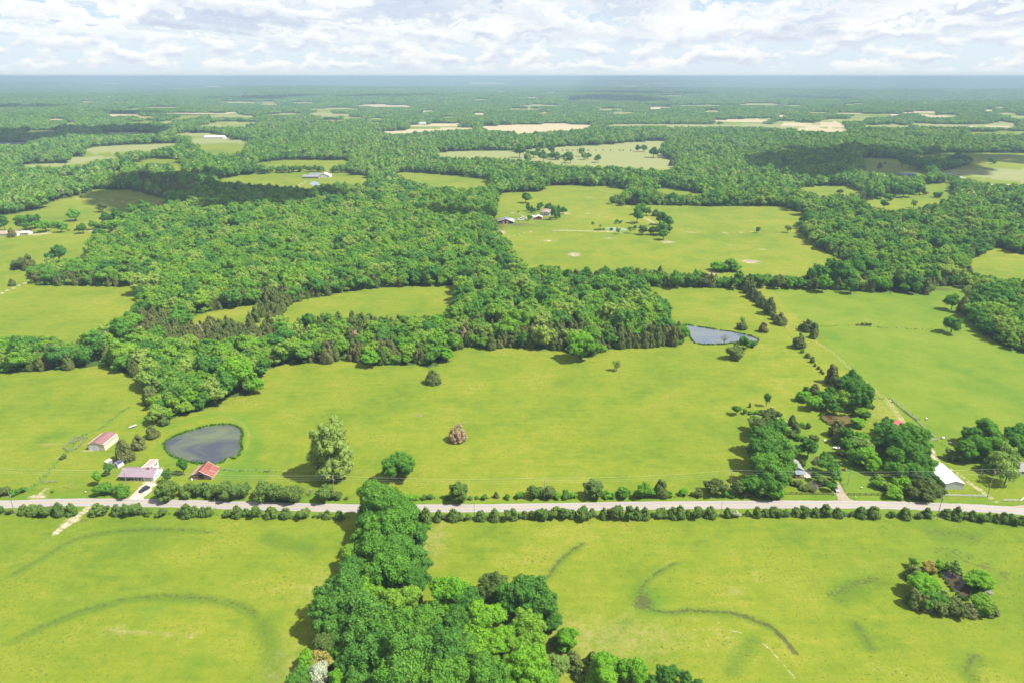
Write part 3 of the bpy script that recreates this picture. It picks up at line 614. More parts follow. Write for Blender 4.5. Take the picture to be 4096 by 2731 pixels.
# ------------------------------------------------------------------ trees
def ico(sub):
    import bmesh
    bm = bmesh.new(); bmesh.ops.create_icosphere(bm, subdivisions=sub, radius=1.0)
    v = np.array([p.co[:] for p in bm.verts]); f = np.array([[q.index for q in p.verts] for p in bm.faces]); bm.free(); return v, f
ICO1, ICO2, ICO3 = ico(1), ico(2), ico(3)
def crown(seed, kind, blobs, leaves, size, core=ICO2, br=(.26, .40), sparse=0.0, sub=0):
    """unit plant, height 1, width 1, base at z=0: leaf sprays spread over and inside many overlapping masses"""
    r = np.random.RandomState(seed); C = []; Rr = []
    for i in range(blobs):
        while True:
            d = r.normal(size=3); d /= np.linalg.norm(d)
            if d[2] > -.55 or r.rand() < .35: break
        if kind == 'round':
            k = r.uniform(.50, .80) if i > 2 else .25; rr = r.uniform(*br) * .5
            c = np.array([d[0] * .5 * k, d[1] * .5 * k, .585 + d[2] * .41 * k])
            if c[2] < .42: c[:2] *= .92
        elif kind == 'tall':
            z = r.uniform(.16, .90); ro = .5 * (1 - abs((z - .42) / .62) ** 2.2) ** .6; a = r.uniform(0, 6.28); rr = r.uniform(*br) * .5
            c = np.array([math.cos(a) * max(0, ro - rr * .8), math.sin(a) * max(0, ro - rr * .8), z])
        elif kind == 'bush':
            k = r.uniform(.35, .78); rr = r.uniform(*br) * .5
            c = np.array([d[0] * .5 * k, d[1] * .5 * k, .46 + d[2] * .5 * k])
        else:  # cone
            z = 1 - r.uniform(0, 1) ** .75; z = .06 + z * .84; ro = .5 * ((1 - z) ** .62) * (1.06 if z > .15 else .9); a = r.uniform(0, 6.28); rr = r.uniform(*br) * .5 * (1.15 - .75 * z)
            c = np.array([math.cos(a) * max(0, ro - rr * .7), math.sin(a) * max(0, ro - rr * .7), z])
        C.append(c); Rr.append(rr)
    if sub:
        C2, R2 = [], []
        for c, rr in zip(C, Rr):
            for j in range(sub):
                d = r.normal(size=3); d[2] = abs(d[2]) * .9 - .25; d /= np.linalg.norm(d); q = rr * r.uniform(.72, 1.02); C2.append(c + d * q * np.array([1, 1, .85])); R2.append(rr * r.uniform(.30, .50))
            C2.append(c); R2.append(rr * .86)
        C, Rr = C2, R2
    C = np.array(C); Rr = np.array(Rr); sq = {'round': .86, 'tall': .8, 'bush': 1.0, 'cone': .9}[kind]
    Vs, Fs, As = [], [], []; nb = 0
    cv, cf = core
    if sparse < 1:
        for c, rr in zip(C, Rr):
            ph = r.uniform(0, 6.28, 3); cvk = 1; n_ = 1 + .16 * np.sin(cv[:, 0] * 5 + ph[0]) * np.cos(cv[:, 1] * 5 + ph[1]) + .12 * np.sin(cv[:, 2] * 7 + ph[2]) + r.uniform(-.1, .1, len(cv))
            v = cv * (rr * .86 * n_)[:, None]; v[:, 2] *= sq; v = v + c; v[:, 2] = np.maximum(v[:, 2], .01)
            Vs.append(v); Fs.append(cf + nb); nb += len(v); As.append(np.clip(.30 + r.uniform(-.12, .12) + r.uniform(-.12, .12, len(v)), 0, 1))  # core masses toned darker than the sprays: inner shade in the colour
    w_ = Rr ** 2; w_ = w_ / w_.sum(); n = int(leaves * 1.7); bi = r.choice(len(C), n, p=w_)
    d = r.normal(size=(n, 3)); d /= np.linalg.norm(d, axis=1)[:, None]
    rad_ = Rr[bi] * (1 + r.uniform(-.16, .13, n) * (1 + sparse)); p = C[bi] + d * rad_[:, None] * np.array([1, 1, sq])
    keep = p[:, 2] > .015
    for c, rr in zip(C, Rr): keep &= ~(np.linalg.norm((p - c) / np.array([1, 1, sq]), axis=1) < rr * (.80 - .4 * sparse))
    p = p[keep][:leaves]; d = d[keep][:leaves]; bi = bi[keep][:leaves]; n = len(p)
    nn = d + r.normal(size=(n, 3)) * .55 + np.array([0, 0, .35]); nn /= np.linalg.norm(nn, axis=1)[:, None]
    u = np.cross(nn, r.normal(size=(n, 3))); u /= np.linalg.norm(u, axis=1)[:, None]; q = np.cross(nn, u); s = size * r.uniform(.55, 1.35, n)[:, None]
    # a spray: two triangles folded along their spine
    v0 = p - u * s * .55; v1 = p + q * s * .42 + nn * s * .16; v2 = p + u * s * .65; v3 = p - q * s * .42 + nn * s * .16
    Vl = np.stack([v0, v1, v2, v3], 1).reshape(-1, 3); b = nb + np.arange(n)[:, None] * 4
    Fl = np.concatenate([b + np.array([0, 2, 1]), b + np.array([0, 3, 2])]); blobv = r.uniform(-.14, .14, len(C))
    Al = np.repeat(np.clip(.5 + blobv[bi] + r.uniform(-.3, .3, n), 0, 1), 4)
    Vs.append(Vl); Fs.append(Fl); As.append(Al)
    return np.concatenate(Vs), np.concatenate(Fs), dict(v=np.concatenate(As)), (C if not sub else C[sub::sub + 1])
def crown_mesh(name, *a, **k):
    V_, F_, at, C = crown(*a, **k); me = np_mesh(name, V_, F_, at); me.materials.append(None); return me, C
def trunk_mesh(name, C, seed, rad_=.030, limbs=7, mat=BARK, zt=.55):
    r = random.Random(seed); mb = MB(); mb.bar((0, 0, -.01), (0, 0, .10), rad_ * 1.5, 7, rad_ * 1.05); mb.bar((0, 0, .10), (.01, -.01, .32), rad_ * 1.05, 7, rad_ * .8); mb.bar((.01, -.01, .32), (0, 0, zt), rad_ * .8, 6, rad_ * .45)
    for c in sorted(C, key=lambda c: -np.hypot(c[0], c[1]))[:limbs]:
        z0 = r.uniform(.2, .38); m_ = (c[0] * .45, c[1] * .45, z0 + (c[2] - z0) * .55)
        mb.bar((0, 0, z0), m_, rad_ * .5, 5, rad_ * .32); mb.bar(m_, tuple(c), rad_ * .32, 4, rad_ * .12)
    return mb.mesh(name, mat)
PROTO = {}
def proto(key, n, trunk=True, rad_=.03, limbs=7, bark=BARK, **k):
    L = []
    for i in range(n):
        me, C = crown_mesh(key + '_crown', seed=hash_(key) + i * 17, **k)
        L.append((me, trunk_mesh(key + '_trunk', C, i, rad_, limbs, bark) if trunk else None))
    PROTO[key] = L
def hash_(s): return sum(ord(c) * (i + 3) for i, c in enumerate(s)) % 9973
proto('round0', 6, kind='round', blobs=15, sub=9, leaves=15000, size=.034, core=ICO1, br=(.36, .54)); proto('round1', 7, kind='round', blobs=10, sub=8, leaves=3800, size=.050, core=ICO1, br=(.40, .58))
proto('tall0', 1, kind='tall', blobs=38, sub=6, leaves=13000, size=.031, core=ICO1, br=(.36, .56), rad_=.02); proto('tall1', 3, kind='tall', blobs=20, leaves=900, size=.07, core=ICO1, br=(.35, .5), rad_=.02)
proto('cone0', 3, kind='cone', blobs=50, leaves=6000, size=.046, core=ICO1, br=(.28, .44), limbs=0); proto('cone1', 6, kind='cone', blobs=30, leaves=1700, size=.066, core=ICO1, br=(.36, .54), limbs=0)
proto('bush0', 3, kind='bush', blobs=12, sub=8, leaves=6500, size=.048, core=ICO1, br=(.34, .56), trunk=True, limbs=4); proto('bush1', 6, kind='bush', blobs=8, sub=5, leaves=2200, size=.066, core=ICO1, br=(.42, .62), trunk=True, limbs=3)
proto('open1', 3, kind='round', blobs=26, leaves=1500, size=.060, core=ICO1, br=(.16, .28), sparse=1.0, limbs=22, rad_=.022)
proto('bare1', 2, kind='round', blobs=40, leaves=500, size=.034, core=ICO1, br=(.14, .24), sparse=1.0, limbs=38, rad_=.018, bark=BARKP)
proto('brown0', 1, kind='cone', blobs=70, leaves=6500, size=.040, br=(.14, .26), sparse=1.0, limbs=40, rad_=.016)

# kind -> (prototype family, near version exists, leaves, height : width, name, colour word, noun, category)
KIND = {
 'o': ('round', F_MID, 1.05, 'broadleaf_tree', 'mid green', 'leafy tree', 'tree'), 'd': ('round', F_DARK, 1.05, 'broadleaf_tree', 'dark green', 'leafy tree', 'tree'),
 'y': ('round', F_YEL, 1.0, 'broadleaf_tree', 'yellow-green', 'leafy tree', 'tree'), 'b': ('round', F_BRI, 1.0, 'broadleaf_tree', 'bright green', 'leafy tree', 'tree'),
 'p': ('round', F_PALE, 1.1, 'broadleaf_tree', 'pale green', 'leafy tree', 'tree'), 'k': ('round', F_OLIVE, 1.0, 'broadleaf_tree', 'olive green', 'scrubby tree', 'tree'),
 'w': ('bush', F_WHITE, .9, 'flowering_tree', 'whitish', 'blossoming tree', 'flowering tree'), 'a': ('bush', F_ORANGE, 1.0, 'flowering_tree', 'orange-tinted', 'small tree', 'flowering tree'),
 't': ('tall', F_POP, 1.38, 'poplar_tree', 'tall pale', 'poplar', 'poplar'), 'T': ('tall', F_DARK, 2.2, 'poplar_tree', 'slim dark green', 'poplar', 'poplar'),
 'C': ('cone', F_CEDAR, 1.75, 'cedar_tree', 'tall brownish', 'cedar', 'cedar'), 'c': ('cone', F_CEDAR, 1.15, 'cedar_tree', 'dark', 'cedar', 'cedar'), 'n': ('cone', F_BROWN, 1.2, 'cedar_tree', 'brownish', 'cedar', 'cedar'), 'N': ('brown', F_BROWN, 1.12, 'cedar_tree', 'thin browned', 'cedar', 'cedar'),
 'q': ('bush', F_CEDARG, .98, 'cedar_bush', 'rounded olive', 'cedar bush', 'cedar bush'), 'Q': ('cone', F_CEDARG, 1.05, 'cedar_bush', 'pointed olive', 'cedar bush', 'cedar bush'),
 'u': ('bush', F_BRI, .85, 'shrub', 'bright green', 'shrub', 'shrub'), 'v': ('bush', F_MID, .85, 'shrub', 'mid green', 'shrub', 'shrub'), 'U': ('bush', F_YEL, .85, 'shrub', 'yellow-green', 'shrub', 'shrub'), 'g': ('bush', F_WHITE, .9, 'shrub', 'whitish', 'shrub', 'shrub'),
 'R': ('bush', F_RUST, 1.15, 'dead_bush', 'rust-red', 'dead bush', 'dead bush'), 'D': ('bush', F_OLIVE, .9, 'shrub', 'dull olive', 'shrub', 'shrub'),
 'l': ('open', F_PALE, 1.15, 'open_tree', 'thin-leaved light green', 'tree', 'tree'), 'x': ('bare', F_GREY, 1.1, 'bare_tree', 'grey bare', 'tree', 'bare tree'), 'L': ('open', F_DARK, 2.3, 'open_tree', 'slender dark', 'tree', 'tree'),
}
ZC = {'round': .56, 'bush': .46, 'cone': .38, 'tall': .46, 'open': .56, 'bare': .56, 'brown': .4}
ORD = 'first second third fourth fifth sixth seventh eighth ninth tenth eleventh twelfth thirteenth fourteenth fifteenth sixteenth seventeenth eighteenth nineteenth twentieth'.split()
TREE_SPOTS = []
def plant(kind, x, y, R, H, rz=None, hi=False, idx=None, z=None):
    fam, mat, hw, name, colour, noun, cat = KIND[kind]
    key = fam + ('0' if hi and fam + '0' in PROTO else '1')
    if key not in PROTO: key = fam + '0'
    cm, tm = PROTO[key][(rnd.randrange(99) if idx is None else idx) % len(PROTO[key])]
    t_ = thing(name, (x, y, ground_z(x, y) if z is None else z), rnd.uniform(0, 6.28) if rz is None else rz)
    t_.scale = (2 * R, 2 * R, H)
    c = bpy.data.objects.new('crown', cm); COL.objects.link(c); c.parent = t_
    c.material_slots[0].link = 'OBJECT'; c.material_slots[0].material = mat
    if tm is not None:
        k = bpy.data.objects.new('trunk', tm); COL.objects.link(k); k.parent = t_
    TREE_SPOTS.append((x, y, R)); return t_
def put(place, group, code, items):
    """items: (kind, x, y, radius[, height factor]) sighted in a zoomed piece of the photograph; x, y is the middle of the crown"""
    made = {}
    for it in items:
        kind, px, py, r = it[:4]; hf = it[4] if len(it) > 4 else 1.0
        if kind == 'q' and 'row' in place and rnd.random() < .5: kind = 'Q'
        if code == 'a3' and kind == 'd' and r > 60: kind = 'o' if rnd.random() < .5 else 'd'; r *= .93
        fam, mat, hw, name, colour, noun, cat = KIND[kind]; hf *= rnd.uniform(.80, 1.30) if 'row' in place else rnd.uniform(.88, 1.16)
        rr = r * SCALE.get(code, .43556); p = Z(code, px, py); zc = 1.0
        for _ in range(3):
            dep = depth_of(p, zc); R = rr * dep / FPX; H = 2 * R * hw * hf; zc = H * ZC[fam]
        x, y = G(p, zc)
        o = plant(kind, x, y, R, H, hi=(r >= 88)); made.setdefault((colour, noun), []).append((px, o, cat))
    for (colour, noun), L in made.items():
        L.sort(key=lambda a: a[0]); n = len(L)
        for i, (px, o, cat) in enumerate(L):
            if n == 1: s = f'the one {colour} {noun} {place}'
            elif n == 2: s = f'{colour} {noun} {place}, the {"left" if i == 0 else "right"} one of two'
            elif i == 0: s = f'leftmost {colour} {noun} {place}'
            elif i == n - 1: s = f'rightmost {colour} {noun} {place}'
            elif i < n / 2 or n - i > 20: s = f'{ORD[i]} {colour} {noun} from the left {place}'
            else: s = f'{ORD[n - 1 - i]} {colour} {noun} from the right {place}'
            tag(o, s, cat, group)

put('in the near wood below the road', 'trees of the near wood below the road', 'a1', [
 ('o',1130,940,200),('o',1290,1010,155),('d',1060,1130,165),('o',1270,1190,230),('d',1430,1250,150),('o',1110,1330,215),('d',1330,1430,200),('d',1480,1500,120),('y',880,1440,110),('o',1220,1560,220),('d',1440,1650,140),
 ('d',820,1740,200),('b',1050,1740,150),('d',700,1940,195),('d',900,1560,120),('o',1000,2000,240),('y',1310,1880,175),('d',870,2080,170),('o',1290,2150,230),('o',1560,2110,200),('d',1130,2330,250),('o',1400,2380,250),('d',1680,2350,230),
 ('d',880,2400,140),('k',630,2230,110),('o',790,2320,100),('b',470,2380,90),('a',600,2390,110),('w',560,2510,105),('b',770,2570,100),('o',400,2570,110),('d',1000,2570,170),('o',1330,2600,230),('o',1700,2600,230),('d',1540,1960,70),
 ('b',1440,1630,90),('o',1020,1480,110),('k',1460,1830,60)])
put('of the oak stand at the bottom centre', 'trees of the bottom centre stand', 'd1', [
 ('b',1790,750,185),('d',1960,860,150),('k',2190,700,130),('d',2330,760,130),('b',2090,1000,200),('d',1870,1010,150),('b',2100,1250,190),('o',1900,1300,150),('b',2300,1180,130),('o',2150,1500,200),('b',1960,1520,150)])
put('at the right end of the bottom wood', 'trees at the right end of the bottom wood', 'd2', [
 ('d',110,760,200),('d',260,850,165),('y',140,1080,170),('y',60,1270,150),('d',350,990,90),('b',500,1150,105),('c',420,1180,65),('b',190,1440,190),('p',430,1400,90),('c',560,1360,85),('b',850,1440,135),('c',740,1340,60),('b',1110,1460,120),
 ('d',1430,1490,90),('d',1570,1540,80),('u',1000,1400,80),('b',30,1520,150),('o',330,1540,110),('c',640,1480,70),('u',720,1560,70),('d',1290,1560,60),('u',480,1240,60),('d',1700,1600,60)])
put('around the little dark pond at the lower right', 'plants round the lower right pond', 'd3', [
 ('c',1350,560,85,.8),('b',1440,680,130,.75),('o',1510,790,110,.7),('v',1390,720,70,.8),('a',1480,500,55),('U',1350,480,55),('U',1580,490,55),('p',1710,510,60),('b',1950,630,112,.75),('c',1340,790,80),('c',1440,830,75),('D',1540,860,85),('c',1700,860,90,.62),
 ('c',1860,890,85,.62),('y',1960,830,95,.8),('c',2040,890,80,.62),('p',1620,800,70),('g',2010,730,40),('D',1760,880,80),('u',1930,920,45)])
put('in the tall stand left of the hidden grey house', 'trees beside the hidden grey house', 'a3', [
 ('d',60,280,115),('k',-60,250,105),('p',-130,200,70),('d',-60,350,125),('o',90,430,140),('d',-40,490,145),('o',160,560,115),('o',0,630,150),('d',130,700,100),('d',-30,760,100),('o',50,820,80),('c',30,760,75),('u',90,860,60),('p',-30,650,50),('k',0,190,70)])
put('in the grey house yard', 'trees in the grey house yard', 'a3', [
 ('d',375,455,92),('o',560,590,85),('o',610,680,60),('k',500,740,60,.6),('d',440,690,42),('D',380,800,45,.6),('D',330,810,40,.6),('x',440,800,50,.8),('D',320,575,28,1.3),('o',590,790,50),('d',520,520,50),('x',400,760,45,.8),('D',260,760,50,.6)])
put('behind the moored white boat', 'trees behind the moored white boat', 'a3', [
 ('c',630,270,75),('d',720,330,75),('u',820,200,60),('o',730,430,75),('p',860,420,100),('b',920,520,95),('o',800,520,70),('x',770,480,45),('b',870,350,70),('b',960,600,60),('U',860,120,50),('U',800,60,55),('d',900,140,40),('c',640,340,55)])
put('in the leafy hedge between yard and dark grove', 'shrubs of the yard hedge', 'a3', [
 ('U',990,660,42),('u',950,640,38),('U',1040,720,50),('u',1010,760,48),('U',1090,790,55),('u',1160,840,60),('U',1230,800,65),('u',1120,870,40),('U',1290,780,60),('D',1330,850,60),('U',1200,880,35),('u',1380,770,55)])
put('in the dark grove beside the white metal building', 'trees of the dark grove', 'a3', [
 ('d',1050,260,85),('o',1090,230,60),('d',1130,330,110),('d',1210,400,120),('d',1290,310,100),('d',1400,330,95),('d',1290,470,120),('d',1400,450,100),('d',1350,560,120),('d',1190,530,110),('o',1450,600,85),('d',1320,660,105),('d',1430,690,80),
 ('b',1250,750,75),('k',1480,800,90),('k',1560,830,65),('k',1440,860,70),('d',1070,400,90),('d',1180,640,90),('k',1400,780,70),('d',1540,740,50)])
put('around the brown pond beyond the farmyard', 'trees round the brown pond', 'b3', [
 ('c',590,1145,60,1.2),('c',610,1200,55),('d',700,1230,85),('o',800,1270,95),('d',860,1340,105),('c',430,1280,50,1.2),('d',350,1290,30,1.4),('u',320,1340,60),('u',430,1400,75),('d',540,1380,75),('d',560,1290,45),('y',680,1370,78),('d',610,1440,55),
 ('U',800,1430,55),('o',900,1400,60),('d',760,1180,60),('b',930,1350,55),('d',480,1330,45),('U',860,1480,50)])
put('along the scrub line left of the brown pond', 'scrub left of the brown pond', 'a3', [
 ('c',225,190,42,1.1),('c',255,250,45),('D',30,100,45),('D',80,140,38),('u',120,180,32),('D',150,220,30),('u',180,270,34),('D',230,320,36),('u',290,340,32),('D',340,350,32),('D',400,345,34),('D',440,350,28),('D',370,232,26),('u',310,225,24),('D',200,300,28)])
put('in the low scrub above the tall stand', 'scrub above the tall stand', 'a2', [
 ('o',2065,85,38,1.2),('D',2140,105,24),('u',2190,112,22),('u',2245,112,24),('D',2300,112,26),('c',2185,45,12,2.2),('D',2345,118,30)])
put('standing alone above the farm scrub', 'lone trees of the big pasture', 'b3', [('L',-3,1355,34)])
put('on the right edge beside the unseen farmhouse', 'trees at the right edge farm', 'a3', [
 ('d',1900,330,100),('o',2010,290,100),('d',1830,450,100),('o',1950,430,105),('D',1700,500,55),('o',2080,420,105),('l',2180,450,105),('p',2140,550,95),('d',2230,310,85),('d',2310,410,95),('l',2050,560,75),('d',2330,290,80),('l',2210,640,120),
 ('d',2340,480,70),('D',1760,520,50),('o',2050,320,80),('p',2240,560,70),('u',2020,620,40)])
# roadside, north side
for place, gr, code, items in (
 ('in the hedge between the house and the road', 'bushes in the hedge below the red barn', 'a0', [('q',1540,825,100),('q',1720,820,72),('q',1860,815,72),('q',1975,825,70),('q',2080,835,88),('q',2200,835,82),('x',2270,840,30)]),
 ('on the roadside below the pale poplar', 'bushes below the pale poplar', 'a1', [('q',60,840,85),('q',150,845,85),('q',240,845,78),('q',330,850,88),('q',640,850,85),('D',740,870,42),('x',500,830,38),('D',830,898,18)]),
 ('on the roadside right of the near wood', 'shrubs right of the near wood', 'a1', [('u',1395,885,36),('u',1465,890,28),('v',1545,890,24),('v',1595,885,28),('q',1865,850,92),('v',1750,895,24),('v',2100,885,30),('c',2205,870,26),('v',2310,885,28),('v',1970,895,20),('v',2030,892,16)]),
 ('on the roadside below the big pasture', 'bushes below the big pasture', 'a2', [('v',70,872,36),('q',215,830,66),('D',340,842,68),('u',415,875,35),('v',505,865,42),('u',560,865,34),('q',750,820,95),('u',880,865,44),('v',1020,845,62),('v',1220,825,76),('c',1370,815,72),('u',1460,865,28),('u',1570,840,42),('D',1655,860,22),('v',930,880,30),('u',1150,860,36)]),
 ('on the roadside at the foot of the tall stand', 'bushes at the foot of the tall stand', 'a2', [('D',1800,790,58),('k',1885,800,80),('D',1720,850,38),('k',2060,800,68),('o',2190,775,92),('p',2290,800,66),('v',1960,850,38),('D',2130,850,42),('u',2270,860,36),('v',2020,870,28)]),
 ('by the garden drive of the purple-roofed house', 'garden trees of the purple-roofed house', 'a0', [('b',890,715,42,1.5),('d',1000,625,45,1.25),('v',945,820,70),('v',1130,830,66),('d',1535,690,42,1.5),('d',1678,605,50,1.4),('c',1140,470,86,1.1),('c',1270,390,70),('c',1395,295,62),('c',1500,190,50),('D',580,520,30,.7),('u',2155,520,18),('v',480,835,14)]),
 ('at the left end of the roadside', 'shrubs at the left end of the roadside', 'a0', [('D',40,840,48),('v',130,845,36),('v',190,830,38),('D',-30,850,45)])): put(place, gr, code, items)
# the long row south of the road
row = [
 ('at the far left of the row below the road', 'a0', [('q',0,1005,36),('D',80,1022,28),('Q',215,1005,48),('q',300,1005,62),('q',355,1015,50),('q',425,1010,54),('Q',540,1005,55),('Q',650,1005,52)]),
 ('in the row below the black car', 'a0', [('q',890,1005,72),('D',965,1015,38),('q',1070,1010,52),('q',1150,1012,55),('q',1215,1005,66),('D',1280,1015,32),('q',1360,1025,40),('q',1480,1025,44),('D',1640,1020,34),('Q',1710,1015,60),('q',1790,1020,46),('q',1860,1025,44),('Q',1915,1020,48),('q',2090,1035,42),('Q',2175,1025,52),('q',2260,1030,44),('q',2340,1030,46)]),
 ('in the row left of the near wood', 'a1', [('Q',10,1025,48),('q',140,1030,64),('q',275,1038,58),('q',430,1043,56),('v',535,1062,15),('D',590,1057,24),('Q',655,1050,44),('Q',765,1055,44)]),
 ('in the row just right of the near wood', 'a1', [('v',1470,1045,54),('Q',1560,1050,56),('Q',1570,1115,46),('u',1580,1160,28),('Q',1680,1062,48),('D',1740,1070,34),('Q',1815,1050,58),('q',1870,1068,42),('q',1945,1068,30),('q',2065,1058,56),('q',2190,1055,56),('q',2310,1052,48)]),
 ('in the dense row left of the red bush', 'a2', [('q',10,1048,48),('q',60,1065,26),('Q',115,1048,36),('q',180,1052,36),('q',225,1052,36),('q',275,1040,50),('q',330,1045,42),('q',390,1040,58),('q',475,1038,58),('q',555,1042,44),('q',660,1038,56),('q',735,1034,44),('q',845,1042,46),('R',888,1030,26,1.3)]),
 ('in the dense row right of the red bush', 'a2', [('q',960,1035,58),('q',1085,1040,52),('q',1150,1038,55),('q',1220,1042,52),('D',1290,1048,26),('q',1375,1034,54),('q',1480,1034,58),('q',1545,1032,58),('Q',1622,1038,42),('q',1710,1038,52),('Q',1822,1028,64),('Q',1978,1032,40),('g',2052,1040,34),('q',2165,1032,26),('q',2248,1028,44),('q',2322,1032,44)]),
 ('in the row below the fenced yard', 'a3', [('q',30,1025,42),('q',90,1022,42),('q',160,1032,38),('q',255,1022,48),('q',340,1020,48),('q',435,1028,46),('Q',530,1020,62),('q',645,1028,50),('v',705,1040,20),('D',770,1047,26),('q',860,1028,62),('Q',975,1030,66)]),
 ('in the row below the white fence', 'a3', [('q',1140,1042,34),('Q',1265,1038,60),('D',1385,1058,32),('Q',1462,1040,52),('q',1650,1040,60),('q',1735,1045,58),('q',1810,1062,38),('Q',1880,1060,46),('q',1975,1075,42),('q',2030,1070,36),('q',2100,1082,42),('Q',2170,1080,50),('q',2265,1092,44),('q',2335,1100,44)])]
for place, code, items in row: put(place, 'bushes in the long row below the road', code, items)
put('standing alone in the big pasture', 'lone trees of the big pasture', 'a1', [('t',690,490,182),('o',1300,600,135),('N',1850,300,88)])
put('standing alone by the far edge of the pasture', 'lone trees at the far edge of the pasture', 'b1', [('c',1628,1165,72)])
put('out in front of the square grove', 'trees in front of the square grove', 'b2', [('b',640,880,118),('l',965,1050,44)])
put('by the pale pond beyond the grove', 'trees round the pale pond', 'b2', [('x',1955,810,52),('d',2130,850,55),('v',2210,865,34),('D',2040,940,72,.85),('p',2060,870,28,1.2),('o',1580,775,64),('c',2112,695,50,.9),('l',2120,640,28),('c',2312,715,46)])
put('in the cedar row between the upper pastures', 'cedars of the diagonal row', 'b2', [('c',2120,300,48),('c',2150,325,48),('c',2180,350,50),('c',2205,385,50),('c',2235,415,50),('c',2265,440,50),('c',2290,475,48),('c',2320,500,46),('c',2350,530,46)])
put('at the lower end of the diagonal cedar row', 'cedars at the lower end of the diagonal row', 'b3', [('c',18,530,56,1.2),('c',60,610,36),('c',118,640,62),('c',325,700,42),('c',370,700,48),('c',430,720,38),('c',425,775,44),('c',285,840,62),('v',315,925,18),('c',365,968,28),('c',410,1008,24),('c',432,1055,13),('c',465,1080,18),('c',490,1110,14),('c',508,1130,12)])
put('at the foot of the right wood', 'trees at the foot of the right wood', 'b3', [('d',1700,680,68),('o',1700,475,64),('l',1835,385,46,1.5),('c',1790,520,52,1.2),('D',870,682,13),('D',905,680,15),('D',940,682,15),('c',1600,300,34),('R',820,685,12,.5),('R',850,685,10,.5)])
put('in the field of the far white barn', 'trees in the far barn field', 'c2', [('d',125,895,46),('T',145,985,20),('T',180,1005,17),('o',250,972,38),('d',340,990,38),('T',385,1040,30),('T',420,1030,30),('d',470,1010,30),('d',205,1015,20),('d',160,1080,22),('v',745,1132,15),('b',960,1112,22),('v',1000,1122,16),('o',1150,1065,50),('o',1180,1000,50),('o',1235,1015,42),
 ('c',1320,1040,34),('d',1370,1085,50),('d',1430,1115,48),('d',1380,1175,58),('d',1450,1180,36),('k',1300,1195,44),('k',1205,1195,44),('d',1130,1175,20),('l',1090,1190,32),('l',975,1195,26),('o',1395,1235,48),('v',765,1190,12),('v',790,1190,12),('v',815,1190,13),('v',840,1190,12),('v',910,1185,16),('v',810,1155,10),('d',2265,1192,24),('v',1105,1138,8),('v',60,1025,8)])
put('growing alone below the far barn field', 'shrub clump below the far barn field', 'b2', [('u',1900,150,80,.8),('v',1985,145,85,.8),('u',2040,160,60,.8)])
put('in the scrub line behind the far barn field', 'trees behind the far barn field', 'c2', [('o',920,915,32),('R',1130,945,18,.8),('D',1000,945,34),('b',1050,885,50),('d',1160,905,42),('d',1245,905,42),('o',1305,860,38),('b',1325,800,36),('d',1420,905,44),('d',1485,905,44),('o',1560,925,38),('p',1605,915,36),('u',1690,945,30)])
put('in the far pale field', 'trees in the far pale field', 'c2', [('d',70,470,50),('v',30,455,28),('v',150,485,22),('d',200,492,34),('o',290,515,48),('v',350,512,30),('d',360,455,34),('v',240,460,28),('v',400,512,44),('v',470,518,22),('v',520,508,34),('d',540,540,34),('p',490,550,22),('p',640,478,30),('p',662,515,28),('d',700,512,26),('d',792,540,34),('d',1160,440,26),('d',1210,442,30),('d',1300,478,48),('c',1465,580,26),('c',1540,572,36),('p',140,530,34),('u',230,403,18)]
    + [('c', x, 462, 6) for x in (465, 500, 515, 560, 600, 700, 768, 835, 905, 990, 1020, 1090)])
put('in the field at the left edge', 'trees in the left edge field', 'c0', [('b',680,1050,60,.85),('x',900,985,40),('k',935,985,42),('o',1230,1005,58),('o',1320,975,54),('d',755,1178,46,.9),('b',410,1150,56,.9),('o',220,1130,76),('d',310,1115,60),('v',490,1148,34),('b',555,1165,42),('v',595,1155,22),('d',30,1135,52),('c',105,1225,36),('d',915,1230,52,1.1),('d',535,1418,76),('n',1055,1240,34),
 ('c',140,1520,50,.8),('k',200,1500,56,.9),('c',265,1505,56,1.0),('d',1060,1070,55),('d',960,1090,55),('o',860,1145,40),('c',745,887,12),('c',630,1195,9),('c',685,1195,9)])
put('beside the track at the left edge', 'cedars beside the left track', 'b0', [('c',110,300,32)])
put('on the scrubby ground right of the far field', 'trees on the far right scrubland', 'c3', [('l',190,1175,36),('l',1345,945,34),('v',1110,892,38),('d',1070,955,34),('v',1560,870,36),('d',660,840,24),('l',770,880,34),('d',900,790,42),('d',960,800,44),('o',1030,795,44),('d',1100,800,42),('o',1180,820,50),('d',1250,840,44),('o',1330,800,44),('d',1400,820,40),('d',1300,850,38),('D',1430,850,28),
 ('l',1650,720,26),('o',1570,700,28),('v',870,880,30),('v',965,880,20),('v',1015,900,18),('d',2050,560,26),('v',2085,572,18),('l',1480,975,28),('p',1545,985,34)])
put('of the tree line by the grey lane', 'trees of the far shaded line', 'c3', [('d',1240,560,46),('d',1310,575,46),('d',1380,590,48),('d',1450,600,46),('d',1520,590,44),('d',1590,570,42),('d',1660,565,40),('d',1720,550,40),('d',1780,545,40),('d',1840,550,34),('d',1745,510,32),('c',1030,605,22),('c',1075,578,10)])

